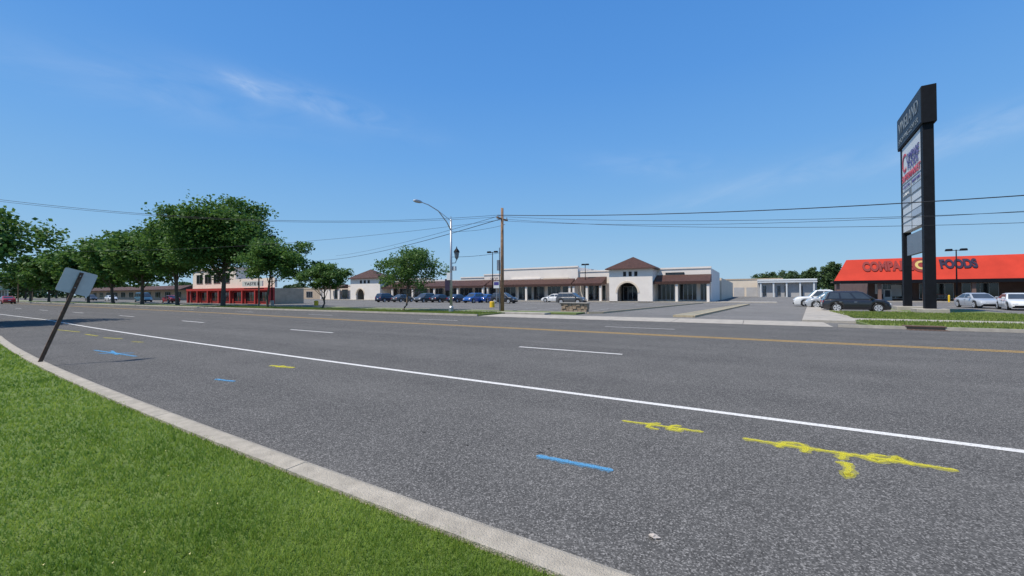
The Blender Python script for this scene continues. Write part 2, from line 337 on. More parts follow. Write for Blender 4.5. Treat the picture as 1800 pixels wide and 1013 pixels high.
bm = bmesh.new(); strip(bm, lambda x: -60, lambda x: YK(x)-KW, XS, .07); struct('lawn_soil', bm, M['soil'])
bm = bmesh.new(); x = -150.0
while x < 30:
    x1 = x+3.05; a, b = x+.006, x1-.006
    prof = lambda X: [(YK(X)-KW, -.02), (YK(X)-KW, .105), (YK(X)-.06, .108), (YK(X)-.02, .095), (YK(X), .06), (YK(X)+.015, -.02)]
    sub = [a, (a+b)/2, b]; rings = [[bm.verts.new((X, p[0], p[1])) for p in prof(X)] for X in sub]
    for i in range(2):
        for k in range(5): bm.faces.new((rings[i][k], rings[i][k+1], rings[i+1][k+1], rings[i+1][k]))
    bm.faces.new(rings[0]); bm.faces.new(rings[-1]); x = x1
struct('kerb', bm, M['kerb'])
def slab(name, x0, x1, y0, y1, z, m, z0=-.02):
    return struct(name, BX(x0, x1, y0, y1, z0, z), m)
def kerbline(name, pts, w=.16, h=.13, m='concrete'):
    bm = bmesh.new()
    for i in range(len(pts)-1):
        a = Vector((*pts[i], 0)); b = Vector((*pts[i+1], 0)); t = (b-a).normalized(); n = Vector((-t.y, t.x, 0))*w/2
        L = (b-a).length; k = max(1, int(L/3)); 
        for j in range(k):
            p = a+t*(L*j/k+.006); q = a+t*(L*(j+1)/k-.006)
            hexa(bm, [p-n+Vector((0, 0, -.02)), q-n+Vector((0, 0, -.02)), q+n+Vector((0, 0, -.02)), p+n+Vector((0, 0, -.02)), p-n*.85+Vector((0, 0, h)), q-n*.85+Vector((0, 0, h)), q+n+Vector((0, 0, h)), p+n+Vector((0, 0, h))])
    return struct(name, bm, M[m])
kerbline('far_kerb', [(-320, 24.28), (-17.2, 24.28)]); kerbline('far_kerb', [(3.4, 24.28), (140, 24.28)])
slab('verge', -320, -17.1, 24.37, 27.9, .11, M['far_grass']); slab('pavement', -320, -13.6, 27.9, 29.0, .118, M['concrete']); slab('verge', -320, -11.5, 29.0, 30.9, .112, M['far_grass'])
kerbline('lot_kerb', [(-320, 31.0), (-11.4, 31.0)]); kerbline('lot_kerb', [(-11.3, 31.0), (-10.4, 31.9), (SL(-10.3, 66), 66)], m='ykerb')
slab('verge', 4.6, 140, 24.37, 28.6, .11, M['far_grass']); slab('pavement', 3.2, 140, 28.6, 30.4, .118, M['concrete']); slab('verge', 6, 140, 30.4, 33.5, .112, M['far_grass'])
slab('verge', 5.0, 15.0, 33.5, 40.6, .111, M['far_grass']); slab('verge', 9.9, 15.0, 40.6, 49, .113, M['far_grass'])
kerbline('island_kerb', [(140, 33.6), (15.1, 33.6), (15.1, 49.1), (9.8, 49.1), (9.8, 40.7), (4.9, 40.7), (4.9, 30.5)])
bm = bmesh.new(); hexa(bm, [(2.3, 27.5, -.02), (4.6, 27.5, -.02), (SL(4.6, 80), 80, -.02), (SL(2.3, 80), 80, -.02), (2.3, 27.5, .122), (4.6, 27.5, .122), (SL(4.6, 80), 80, .122), (SL(2.3, 80), 80, .122)])
struct('driveway_pavement', bm, M['concrete'])
kerbline('median_kerb', [(-4.6, 29.3), (-1.2, 60), (-.5, 60), (-3.4, 29.3), (-4.6, 29.3)], m='ykerb')
bm = bmesh.new(); hexa(bm, [(-4.5, 29.4, 0), (-3.5, 29.4, 0), (-.6, 59.9, 0), (-1.1, 59.9, 0), (-4.5, 29.4, .12), (-3.5, 29.4, .12), (-.6, 59.9, .12), (-1.1, 59.9, .12)])
struct('median', bm, mat('dry_turf', (.30, .27, .19), .95, .25, 2))
slab('mall_walk', FX(565, 71), 3, 70.6, 75.2, .12, M['concrete'])
# road markings
bm = bmesh.new(); strip(bm, lambda x: 6.30+cR(x), lambda x: 6.42+cR(x), XS, .004); struct('edge_line', bm, M['white_line'])
bm = bmesh.new()
for y0 in (16.42, 16.72): strip(bm, lambda x: y0+cR(x), lambda x: y0+.12+cR(x), XS, .004)
struct('centre_line', bm, M['yellow_line'])
bm = bmesh.new()
for yy in (10.95, 19.5):
    for k in range(-14, 4 if yy < 15 else 1):
        a = -6.25+12.4*k; wd = .12 if yy < 15 else .09; strip(bm, lambda x: yy+cR(x)*.8, lambda x: yy+wd+cR(x)*.8, [a, a+1.6, a+3.2], .004)
struct('lane_dashes', bm, M['white_line'])
bm = bmesh.new()
for x in np.arange(-120, -12, 2.75):
    for (ya, yb) in ((36, 41), (52, 57), (57.5, 62.5)): poly(bm, [(x, ya, 0), (x+.1, ya, 0), (x+.1, yb, 0), (x, yb, 0)])
for x in np.arange(18, 70, 2.75):
    for (ya, yb) in ((38, 43.5), (52, 62)): poly(bm, [(x, ya, 0), (x+.1, ya, 0), (x+.1, yb, 0), (x, yb, 0)])
struct('parking_lines', bm, M['lot_line'])
# spray marks
def stroke(bm, pts, w, z=.006):
    P = []
    for i in range(len(pts)-1):
        a, b = Vector(pts[i]), Vector(pts[i+1]); n = max(2, int((b-a).length/.03))
        for k in range(n): P.append(a.lerp(b, k/n))
    P.append(Vector(pts[-1])); L = []; Rr = []
    for i, p in enumerate(P):
        t = (P[min(i+1, len(P)-1)]-P[max(i-1, 0)]).normalized(); n = Vector((-t.y, t.x)); e = .35 if i in (0, len(P)-1) else 1
        a_ = w*(.5+random.uniform(-.16, .22))*e; b_ = w*(.5+random.uniform(-.16, .22))*e
        L.append(bm.verts.new((p.x+n.x*a_, p.y+n.y*a_, z))); Rr.append(bm.verts.new((p.x-n.x*b_, p.y-n.y*b_, z)))
    for i in range(len(P)-1): bm.faces.new((L[i], L[i+1], Rr[i+1], Rr[i]))
zc_ = [.0020]
def marks(name, lists, w, m, mist, mw=2.4):
    bm = bmesh.new(); bm2 = bmesh.new()
    for j, l in enumerate(lists):
        zc_[0] += .0001; q = [G(*p).xy for p in l]; stroke(bm2, q, w*mw, zc_[0]); stroke(bm, q, w, zc_[0]+.0035)
    struct(name, bm, M[m]); struct(name, bm2, M[mist])
marks('spray_paint_mark', [[(1093, 740), (1140, 746), (1180, 752), (1237, 760)], [(1162, 745), (1146, 745), (1138, 751), (1158, 756)], [(1198, 749), (1182, 749), (1176, 755), (1192, 758), (1198, 754)]], .036, 'yspray', 'ymist')
marks('spray_paint_mark', [[(1305, 771), (1400, 786), (1500, 800), (1600, 815), (1685, 828)], [(1366, 787), (1380, 779), (1404, 780), (1418, 787), (1412, 796)], [(1558, 802), (1534, 801), (1526, 807), (1544, 813), (1558, 811)],
                           [(1562, 812), (1576, 804), (1604, 819)], [(1474, 797), (1500, 803)], [(1482, 799), (1478, 809)], [(1468, 813), (1500, 817)], [(1486, 815), (1493, 826), (1487, 838), (1500, 834)]], .045, 'yspray', 'ymist')
marks('spray_paint_mark', [[(943, 802), (1010, 815), (1078, 828)]], .055, 'bspray', 'bmist', 1.7)
marks('spray_paint_mark', [[(378, 667), (395, 669), (413, 671)]], .055, 'bspray', 'bmist', 1.6)
marks('spray_paint_mark', [[(475, 643), (495, 645), (517, 647)], [(485, 646), (500, 643)]], .06, 'yspray', 'ymist')
marks('spray_paint_mark', [[(166, 616), (240, 627)], [(172, 622), (236, 621)], [(196, 617), (206, 624)]], .06, 'bspray', 'bmist', 1.5)
marks('spray_paint_mark', [[(150, 588), (172, 591)], [(182, 594), (215, 596)], [(232, 601), (252, 602)], [(100, 580), (140, 584)]], .06, 'yspray', 'ymist', 1.5)
bm = bmesh.new()
for k in range(9):
    t = random.random(); p = G(740+300*t+random.uniform(-30, 30), 762+50*t+random.uniform(-10, 12)); r = random.uniform(.01, .03)
    poly(bm, [(p.x+r*1.5*math.cos(a)*random.uniform(.6, 1.2), p.y+r*math.sin(a)*random.uniform(.6, 1.2), .003) for a in np.linspace(0, 2*PI, 9)[:-1]])
struct('road_stains', bm, M['stain'])
p = G(1150, 946); bm = bmesh.new(); bmesh.ops.create_icosphere(bm, subdivisions=2, radius=.026)
for v in bm.verts: v.co = Vector((v.co.x*random.uniform(.6, 1.7), v.co.y*random.uniform(.5, 1.1), max(-.01, v.co.z*random.uniform(.2, .9))+.012))
o = obj('litter', bm, M['paper']); o.location = p; tag(o, 'crumpled scrap of pale paper lying on the near asphalt', 'litter')
x0, x1 = FX(1590, FKY), FX(1663, FKY); t = thing('storm_drain', 'rusty storm drain inlet set in the far kerb at right', 'storm drain', (x0, FKY, 0))
obj('frame', BX(x0, x1, FKY-.02, FKY+.5, .13, .16), M['rust'], t, True)
bm = bmesh.new()
for k in range(9): a = x0+(x1-x0)*k/9; box(bm, a+.03, a+(x1-x0)/9-.03, FKY-.5, FKY-.05, .004, .02)
obj('grate', bm, M['rust'], t, True); obj('opening', BX(x0+.05, x1-.05, FKY-.024, FKY+.1, .02, .125), M['inner'], t, True)
# ------------------------------------------------------------------ lawn
def blades(name, N, rmin, rmax, th0, th1, ymin, ymaxf, wfun, hfun, m, z0=.07, seed=1):
    g = np.random.default_rng(seed); r = np.exp(g.uniform(math.log(rmin), math.log(rmax), N)); th = g.uniform(th0, th1, N)
    X = np.cos(th)*r; Y = np.sin(th)*r; ok = (Y > ymin(X))*(Y < ymaxf(X)); X, Y, r = X[ok], Y[ok], r[ok]; n = len(X)
    pat = .5+.25*np.sin(X*2.1+np.sin(Y*1.7)*1.3)+.25*np.sin(Y*2.6+X*.7+1)
    a = g.uniform(0, 2*PI, n); w = wfun(r)*g.uniform(.7, 1.3, n); h = hfun(r)*g.uniform(.5, 1.2, n)*(.8+.3*pat); la = g.uniform(0, 2*PI, n); l = h*g.uniform(.2, .9, n)
    V = np.zeros((n, 3, 3)); V[:, 0, 0] = X-np.cos(a)*w; V[:, 0, 1] = Y-np.sin(a)*w; V[:, 1, 0] = X+np.cos(a)*w; V[:, 1, 1] = Y+np.sin(a)*w
    V[:, 0, 2] = z0; V[:, 1, 2] = z0; V[:, 2, 0] = X+np.cos(la)*l; V[:, 2, 1] = Y+np.sin(la)*l; V[:, 2, 2] = z0+h
    o = fast_mesh(name, V.reshape(-1, 3), 3, m); o['kind'] = 'stuff'; return o
vYK = lambda X: np.where(X > 0, KB, np.where(X > -25, KB+.0021*X*X, KB+1.3125+.03*(-25-X)))-KW+.02
o = blades('grass', 480000, 1.5, 40, math.radians(80), math.radians(185), lambda X: -8+0*X, vYK, lambda r: np.clip(.0010*r, .0024, .018), lambda r: np.clip(.042+.001*r, .042, .06), M['grass'])
tag(o, 'short mown green lawn in the foreground beside the near kerb', 'grass')
def tufts(name, n, x0, x1, y0, y1, z0, seed, label):
    g = np.random.default_rng(seed); X = g.uniform(x0, x1, n); Y = g.uniform(y0, y1, n); a = g.uniform(0, 2*PI, n); w = g.uniform(.01, .03, n); h = g.uniform(.04, .13, n)
    V = np.zeros((n, 3, 3)); V[:, :, 0] = X[:, None]; V[:, :, 1] = Y[:, None]; V[:, 0, 0] -= np.cos(a)*w; V[:, 0, 1] -= np.sin(a)*w; V[:, 1, 0] += np.cos(a)*w; V[:, 1, 1] += np.sin(a)*w
    V[:, :, 2] = z0; V[:, 2, 2] += h; V[:, 2, 0] += g.uniform(-.05, .05, n); V[:, 2, 1] += g.uniform(-.05, .05, n)
    o = fast_mesh(name, V.reshape(-1, 3), 3, M['fgr']); o['kind'] = 'stuff'; tag(o, label, 'grass')
M['fgr'] = leafmat('verge_blades', (.10, .17, .025), (.26, .29, .07), .8, .25)
tufts('verge_grass', 30000, -60, -17.2, 24.4, 27.8, .11, 3, 'patchy grass of the far verge under the street trees')
tufts('verge_grass', 26000, 4.7, 45, 24.4, 28.5, .11, 4, 'patchy grass strip between far kerb and pavement at right')
tufts('verge_grass', 14000, 5.1, 15, 30.5, 40.5, .11, 5, 'grass of the island around the tall pylon sign')
n = 26; g = np.random.default_rng(9); r = np.exp(g.uniform(math.log(2.5), math.log(9), n*6)); th = g.uniform(math.radians(95), math.radians(180), n*6); X = np.cos(th)*r; Y = np.sin(th)*r; ok = (Y < vYK(X)-.1)*(Y > -4)
X, Y = X[ok][:n], Y[ok][:n]; V = []
for x, y in zip(X, Y):
    s = .006; z = .112
    V += [(x-s, y, z), (x, y-s, z+.004), (x+s, y, z), (x, y+s, z+.008)]
o = fast_mesh('clover_flowers', np.array(V), 4, mat('clover_yellow', (.6, .55, .25), .8, .1)); o['kind'] = 'stuff'; tag(o, 'tiny pale clover flowers scattered in the lawn', 'flowers')
# ------------------------------------------------------------------ trees
def tree(label, X, Y, top, bot, width, dx=0, dy=0, lm='leafA', n=7000, ls=.17, tr=.22, seed=0, lobes=18, group='street trees along the far verge', name='street_tree', multi=False, z0=.1, lr=(.24, .40), spread=(.46, .78)):
    g = np.random.default_rng(seed+100); t = thing(name, label, 'tree', (X, Y, z0), 0, group)
    cz = (top+bot)/2; rz = (top-bot)/2; rx = width/2; C = []
    for k in range(lobes):
        ph = k*2.39996+g.uniform(-.5, .5); zz = 1-2*(k+.5)/lobes; rr = math.sqrt(1-zz*zz); s = g.uniform(*spread)
        C.append((dx+rx*rr*math.cos(ph)*s, dy+rx*rr*math.sin(ph)*s, cz+rz*zz*s*.98, g.uniform(*lr)*rx, g.uniform(*lr)*rz*.82))
    C.append((dx, dy, cz, (.3 if multi else .5)*rx, (.3 if multi else .55)*rz))
    bm = bmesh.new(); fork = bot*.75 if not multi else .5
    lean = (g.uniform(-.15, .15), g.uniform(-.15, .15))
    tube(bm, [(0, 0, -.1), (0, 0, .15), (lean[0]*.5, lean[1]*.5, fork*.6), (lean[0]+dx*.2, lean[1]+dy*.2, fork), (dx*.8, dy*.8, cz), (dx, dy, top-rz*.35)], [tr*1.5, tr*1.1, tr, tr*.9, tr*.45, .03], 8)
    for c in C[:-1]:
        if g.random() < .75:
            s = Vector((lean[0]+dx*.2, lean[1]+dy*.2, fork)); e = Vector(c[:3]); s = s.lerp(Vector((dx*.8, dy*.8, cz)), g.uniform(0, .6)); mid = s.lerp(e, .5)+Vector((0, 0, -.08*(e-s).length))
            tube(bm, [s, mid, e], [tr*.4, tr*.25, .02], 5)
    obj('trunk', bm, M['bark'], t, smooth=True)
    C = np.array(C); wts = C[:, 3]**2*C[:, 4]; wts = wts/wts.sum()
    nc = max(60, n//38); cl = g.choice(len(C), nc, p=wts); d = g.normal(size=(nc, 3)); d /= np.linalg.norm(d, axis=1)[:, None]; rad = g.uniform(.5, 1.1, nc)[:, None]
    cc = C[cl, :3]+d*rad*np.stack([C[cl, 3], C[cl, 3], C[cl, 4]], 1); sz = g.uniform(.10, .18, nc)*min(rx, rz)*.75+.08
    idx = g.integers(0, nc, n); nn = np.clip(g.normal(size=(n, 3)), -1.6, 1.6)
    P = cc[idx]+nn*sz[idx][:, None]*np.array([1, 1, .6])
    u = g.normal(size=(n, 3))*np.array([1, 1, .6]); u /= np.linalg.norm(u, axis=1)[:, None]; w = np.cross(np.array([0, 0, .8])+g.normal(size=(n, 3))*.7, u); w /= np.linalg.norm(w, axis=1)[:, None]
    s = ls*g.uniform(.6, 1.3, n)[:, None]; V = np.stack([P-u*s, P-w*s*.7, P+u*s, P+w*s*.7], 1).reshape(-1, 3)
    o = fast_mesh('crown', V, 4, M[lm]); o.parent = t; return t
tree('small leaning tree in front of the mall, nearest the curved street lamp', -27.3, 27, 6.0, 1.4, 6.4, .75, .1, 'leafB', 10000, .10, .09, 1, 16, multi=True, lr=(.18, .36), spread=(.5, .9))
tree('smallest round low tree between the red storefront and the white mall', -39, 27, 4.9, 1.9, 5.3, .3, 0, 'leafB', 8500, .11, .09, 2, 13, multi=True, lr=(.2, .38), spread=(.5, .86))
tree('medium spreading tree right of the big tree beside the red storefront', -49.4, 27, 8.5, 2.8, 8.6, 1.3, 0, 'leafA', 15000, .15, .13, 3, 17, lr=(.22, .40), spread=(.5, .84))
tree('biggest and tallest street tree with broad dark crown left of the red storefront', -59.8, 27, 14.8, 3.7, 12.6, .3, 0, 'leafA', 32000, .19, .28, 4, 26, lr=(.24, .40), spread=(.46, .82))
tree('tall street tree directly left of the biggest street tree', -73.1, 27, 14, 3.2, 10.4, 0, 0, 'leafA', 20000, .22, .24, 5, 20, lr=(.24, .42), spread=(.46, .82))
tree('third tall street tree, second left of the biggest one', -86, 27, 13.8, 3.0, 11, 0, 0, 'leafA', 16000, .25, .24, 6, 18, lr=(.24, .42), spread=(.46, .82))
tree('broad street tree left of centre of the left row', -99, 27, 13, 2.8, 11, 0, 0, 'leafA', 14000, .27, .24, 7, 18, lr=(.24, .42), spread=(.46, .82))
for i, (X, hh, la) in enumerate(((-112, 12, 'dark street tree in the far left row, fourth from its left end'), (-125, 11, 'dark street tree in the far left row, third from its left end'), (-139, 12, 'dark street tree in the far left row, second from its left end'), (-155, 11, 'street tree at the far left end of the row'))):
    tree(la, X, 27, hh, 2.2, 12, 0, 0, 'leafA', 9000, .32, .22, 8+i, 16)
tree('overhanging tree crown at the left edge of the picture above the near verge', -39.5, 1.8, 8.2, 1.7, 9.8, 0, .8, 'leafA', 30000, .13, .26, 20, 26, group=None, name='roadside_tree', z0=.07)
for i, (px, dep, top, w, la) in enumerate(((1460, 150, 457, 9, 'dark bushy tree behind the left end of the red supermarket'), (1425, 170, 468, 8, 'pale tree beyond the grey building left of the supermarket'), (1385, 190, 472, 16, 'low wide tree behind the distant grey building'), (1345, 200, 476, 14, 'distant tree over the tan building at the end of the driveway'), (1500, 200, 478, 10, 'distant tree top peeking over the red supermarket roof'),
                                          (45, 150, 480, 16, 'dark tree by the filling station at far left'), (100, 190, 470, 18, 'distant tree behind the far left row of street trees'), (520, 190, 497, 14, 'distant tree over the low tan building beside the red storefront'))):
    p = DEP(px, top, dep); tree(la, p.x, p.y, p.z, 1.5, w, 0, 0, 'leafC', 6500, .36, .25, 40+i, 16, group='trees beyond the buildings', name='background_tree', z0=0)
g = np.random.default_rng(77); n = 60000; Xa = g.uniform(-900, 500, n); hh = 6+2.0*np.sin(Xa*.05)+1.5*np.sin(Xa*.17+1)+1.0*np.sin(Xa*.43)
P = np.stack([Xa, 360+g.uniform(-6, 6, n), g.uniform(0, 1, n)**.7*hh], 1); u = g.normal(size=(n, 3)); u /= np.linalg.norm(u, axis=1)[:, None]; w = np.cross(u, g.normal(size=(n, 3))); w /= np.linalg.norm(w, axis=1)[:, None]; s = g.uniform(.5, 1.1, n)[:, None]
V = np.stack([P-u*s, P-w*s*.6, P+u*s, P+w*s*.6], 1).reshape(-1, 3); o = fast_mesh('woods', V, 4, M['leafC']); o['kind'] = 'stuff'; tag(o, 'far line of woods on the horizon', 'woods')
n = 16000; Ya = g.uniform(-60, 160, n); P = np.stack([-330+g.uniform(-6, 6, n), Ya, g.uniform(0, 1, n)**.7*(9+2*np.sin(Ya*.1)+1.5*np.sin(Ya*.37))], 1); u = g.normal(size=(n, 3)); u /= np.linalg.norm(u, axis=1)[:, None]; w = np.cross(u, g.normal(size=(n, 3))); w /= np.linalg.norm(w, axis=1)[:, None]; s = g.uniform(.5, 1.1, n)[:, None]
V = np.stack([P-u*s, P-w*s*.6, P+u*s, P+w*s*.6], 1).reshape(-1, 3); o = fast_mesh('woods', V, 4, M['leafC']); o['kind'] = 'stuff'; tag(o, 'woods closing the far end of the road at left', 'woods')
# ------------------------------------------------------------------ buildings
def window(parent, x0, x1, z0, z1, y, mull=0, fr='galv', name='window'):
    bm = bmesh.new(); t = .07; box(bm, x0, x1, y-.05, y+.02, z0, z0+t); box(bm, x0, x1, y-.05, y+.02, z1-t, z1); box(bm, x0, x0+t, y-.05, y+.02, z0+t, z1-t); box(bm, x1-t, x1, y-.05, y+.02, z0+t, z1-t)
    for k in range(mull): a = x0+(x1-x0)*(k+1)/(mull+1); box(bm, a-.035, a+.035, y-.05, y+.02, z0+t, z1-t)
    f = obj(name, bm, M[fr], parent, True); obj('pane', BX(x0+t, x1-t, y-.012, y+.012, z0+t, z1-t), M['glass'], f, True); return f
def archwall(bm, x0, x1, y0, y1, z0, zt, a0, a1, za, n=16):
    r = (a1-a0)/2; cx = (a0+a1)/2; zs = za-r; arc_ = [(cx-r*math.cos(PI*k/n), zs+r*math.sin(PI*k/n)) for k in range(n+1)]
    for y in (y0, y1):
        poly(bm, [(x0, y, z0), (a0, y, z0), (a0, y, zs), (a0, y, zt), (x0, y, zt)]); poly(bm, [(a1, y, z0), (x1, y, z0), (x1, y, zt), (a1, y, zt), (a1, y, zs)])
        for k in range(n): poly(bm, [(arc_[k][0], y, arc_[k][1]), (arc_[k+1][0], y, arc_[k+1][1]), (arc_[k+1][0], y, zt), (arc_[k][0], y, zt)])
    pts = [(a0, z0)]+arc_+[(a1, z0)]
    for k in range(len(pts)-1): poly(bm, [(pts[k][0], y0, pts[k][1]), (pts[k+1][0], y0, pts[k+1][1]), (pts[k+1][0], y1, pts[k+1][1]), (pts[k][0], y1, pts[k][1])])
    poly(bm, [(x0, y0, z0), (x0, y1, z0), (x0, y1, zt), (x0, y0, zt)]); poly(bm, [(x1, y0, z0), (x1, y1, z0), (x1, y1, zt), (x1, y0, zt)]); poly(bm, [(x0, y0, zt), (x1, y0, zt), (x1, y1, zt), (x0, y1, zt)])
Y0 = 75.0
mall = thing('shopping_mall', 'long white stucco strip mall with brown tiled awnings and two arched towers', 'mall', (FX(900, Y0), Y0, 0))
def mx(px): return FX(px, Y0)
def mh(px, py): return FH(px, py, Y0)
def wallseg(p0, p1, top, y=Y0, dep=20, cap=True, m='stucco'):
    x0, x1 = FX(p0, y), FX(p1, y); z = FH((p0+p1)/2, top, y)
    obj('wall', BX(x0, x1, y, y+dep, 0, z), M[m], mall, True)
    if cap: obj('cornice', BX(x0-.08, x1+.08, y-.12, y+.35, z, z+.28), M['stucco'], mall, True)
wallseg(567, 617, 503); wallseg(617.2, 672, 498, cap=False)
wallseg(672.2, 757, 492, y=75.02); wallseg(757, 810, 495, y=75.0); wallseg(810.2, 851, 489, y=74.9); wallseg(851.2, 880, 484, y=74.8)
wallseg(880.2, 1016, 472.5, y=74.4); wallseg(1016.2, 1072, 478, y=74.8); wallseg(1072.2, 1141, 476, y=75.0); wallseg(1141.2, 1250, 473, y=74.3)
for (p0, p1, ta, tb, yy) in ((898, 950, 489, 501, 74.25), (955, 1000, 488, 501, 74.1)):
    obj('sign_band', BX(FX(p0, yy), FX(p1, yy), yy-.1, yy+.12, FH(p0, tb, yy), FH(p1, ta, yy)), M['cream' if p0 > 950 else 'stucco'], mall, True)
def awning(p0, p1, zt, zb, yb=Y0-.75, out=3.0):
    x0, x1 = FX(p0, Y0), FX(p1, Y0); bm = bmesh.new()
    hexa(bm, [(x0, yb-out, zb), (x1, yb-out, zb), (x1, yb, zb), (x0, yb, zb), (x0, yb-out, zb+.12), (x1, yb-out, zb+.12), (x1, yb, zt), (x0, yb, zt)])
    a = obj('awning', bm, M['tile'], mall, True); obj('fascia', BX(x0-.02, x1+.02, yb-out-.08, yb-out, zb-.3, zb+.14), M['tile'], a, True)
    n = max(2, int((x1-x0)/6.5)); 
    for k in range(n+1):
        x = x0+.3+(x1-x0-.6)*k/n; obj('column', BX(x-.2, x+.2, yb-out+.1, yb-out+.5, .12, zb-.02), M['stucco'], mall, True, bevel=.02)
awning(583, 616, 4.2, 3.1); awning(674, 867, 4.5, 3.1); awning(868, 1014, 4.4, 3.2, 74.1-.01, 2.2); awning(1018, 1069, 4.6, 3.2); awning(1143, 1252, 4.6, 3.3, 74.1)
for (p0, p1, mu) in ((590, 600, 1), (603, 613, 1), (680, 700, 2), (704, 724, 2), (730, 752, 2), (757, 780, 2), (784, 806, 2), (810, 832, 2), (836, 850, 1)):
    window(mall, mx(p0), mx(p1), .3, 2.85, 74.72, mu)
for (p0, p1, mu) in ((855, 875, 1), (884, 910, 2), (915, 938, 2), (941, 960, 1), (966, 988, 2), (992, 1010, 1)): window(mall, mx(p0), mx(p1), .3, 2.9, 74.2, mu)
for (p0, p1, mu) in ((1028, 1045, 1), (1047, 1066, 2)): window(mall, mx(p0), mx(p1), .25, 3.0, 74.55, mu)
for (p0, p1, mu) in ((1158, 1187, 3), (1195, 1226, 3), (1232, 1245, 1)): window(mall, mx(p0), mx(p1), .3, 3.05, 74.15, mu)
def tower(p0, p1, wtop, peak, a0, a1, at, y0, dep):
    x0, x1 = FX(p0, y0), FX(p1, y0); zt = FH((p0+p1)/2, wtop, y0); bm = bmesh.new(); A0, A1 = FX(a0, y0), FX(a1, y0)
    archwall(bm, x0, x1, y0, y0+.5, .0, zt, A0, A1, FH((a0+a1)/2, at, y0)); box(bm, x0, x0+.5, y0+.502, y0+dep, 0, zt-.01); box(bm, x1-.5, x1, y0+.502, y0+dep, 0, zt-.01); box(bm, x0+.5, x1-.5, y0+dep-.3, y0+dep, 3.9, zt-.01)
    tw = obj('tower', bm, M['stucco'], mall, True)
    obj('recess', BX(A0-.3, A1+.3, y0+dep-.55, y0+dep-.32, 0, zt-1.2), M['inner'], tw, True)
    window(mall, A0+.1, A1-.1, .2, 2.7, y0+dep-.62, 3)
    zp = FH((p0+p1)/2, peak, y0+dep/2); e = .55; cx, cy = (x0+x1)/2, y0+dep/2; bm = bmesh.new()
    c = [(x0-e, y0-e, zt+.08), (x1+e, y0-e, zt+.08), (x1+e, y0+dep+e, zt+.08), (x0-e, y0+dep+e, zt+.08)]
    v = [bm.verts.new(p) for p in c]; ap = bm.verts.new((cx, cy, zp)); bm.faces.new(v[::-1])
    for k in range(4): bm.faces.new((v[k], v[(k+1) % 4], ap))
    rf = obj('roof', bm, M['tile'], mall, True); obj('eaves', BX(x0-e-.03, x1+e+.03, y0-e-.03, y0+dep+e+.03, zt-.1, zt+.075), mat('dark_eaves', (.10, .05, .035)), rf, True)
    for s in (-1, 0, 1):
        w = (x1-x0)*.07; xx = cx+s*(x1-x0)*.13; obj('window', BX(xx-w*.5, xx+w*.5, y0-.02, y0+.1, zt-1.3, zt-.5), M['inner'], mall, True)
    bm = bmesh.new(); r = (A1-A0)/2; cxa = (A0+A1)/2; zs = FH((a0+a1)/2, at, y0)-r
    for k in range(16):
        t0, t1 = PI*k/16, PI*(k+1)/16; q = lambda t, rr: (cxa-rr*math.cos(t), zs+rr*math.sin(t)); a, b, c_, d = q(t0, r), q(t1, r), q(t1, r+.28), q(t0, r+.28)
        hexa(bm, [(a[0], y0-.06, a[1]), (b[0], y0-.06, b[1]), (b[0], y0+.01, b[1]), (a[0], y0+.01, a[1]), (d[0], y0-.06, d[1]), (c_[0], y0-.06, c_[1]), (c_[0], y0+.01, c_[1]), (d[0], y0+.01, d[1])])
    obj('arch_trim', bm, M['cream'], mall, True)
tower(1071, 1147, 472.5, 452, 1085, 1121, 497, 70.6, 4.2)
tower(616, 668, 489.5, 474, 626, 640, 508, 70.8, 4.0)
window(mall, FX(1170, 74.2), FX(1203, 74.2), mh(1186, 489), mh(1186, 479.5), 74.24, 0, 'black', 'sign_panel')
x0 = FX(1251, 78); bm = BX(x0-14, x0+.5, 95, 150, 0, FH(1262, 489, 95)); obj('rear_wing', bm, M['cream'], mall, True)
for (px, dep, w) in ((930, 83, 2), (1000, 84, 1.5), (1190, 84, 2.2), (730, 82, 1.6), (1035, 82, 1.2)):
    x = FX(px, dep); z = FH(px, 473 if px > 870 else 492, 75)-.1; obj('rooftop_unit', BX(x-w/2, x+w/2, dep, dep+1.5, z-2, z+.5), M['galv'], mall, True)
textm('SHOPS', (FX(870, 74.5), 74.3, FH(870, 491, 74.5)), (1, 0, 0), (0, 0, 1), 2.0, .7, M['navy'], mall)
# corner shop
YB = 38.0
bl = thing('corner_shop', 'two storey cream and red shop building behind the biggest street tree', 'shop building', (FX(410, YB), YB, 0))
xa, xb, xc = FX(337, YB), FX(434, YB+2), FX(483, YB)
zt = FH(385, 474, YB); zm = FH(400, 507, YB); zl_ = FH(460, 507, YB)
obj('wall', BX(xa, xc, YB+.02, YB+5, 0, zl_), M['tan'], bl, True); obj('front_wall', BX(xa, xc, YB-.25, YB, 0, zm), M['redwall'], bl, True)
obj('upper_wall', BX(xa+.2, xb, YB+.1, YB+3, zm+.02, zt), M['stucco'], bl, True)
obj('cornice', BX(xa, xb+.2, YB-.1, YB+3.2, zt, zt+.3), M['cream'], bl, True); obj('fascia', BX(xb+.05, xc, YB+.0, YB+.4, zm+.02, FH(460, 489, YB)), M['stucco'], bl, True)
obj('red_band', BX(xa-.1, xc+.1, YB-.9, YB-.27, zm-.45, zm-.05), M['redwall'], bl, True)
for k in range(4):
    a = xa+1.6+(xb-xa-3.0)*k/4; window(bl, a+.3, a+2.8, zm+.95, zt-.8, YB+.08, 1)
for k in range(7):
    a = xa+.6+(xc-xa-1.2)*k/7; window(bl, a+.3, a+(xc-xa)/7-.5, .3, zm-.7, YB-.28, 1, 'redwall')
for k in range(8):
    a = xa+.3+(xc-xa-.6)*k/7; obj('column', BX(a-.18, a+.18, YB-.88, YB-.5, 0, zm-.47), M['redwall'], bl, True)
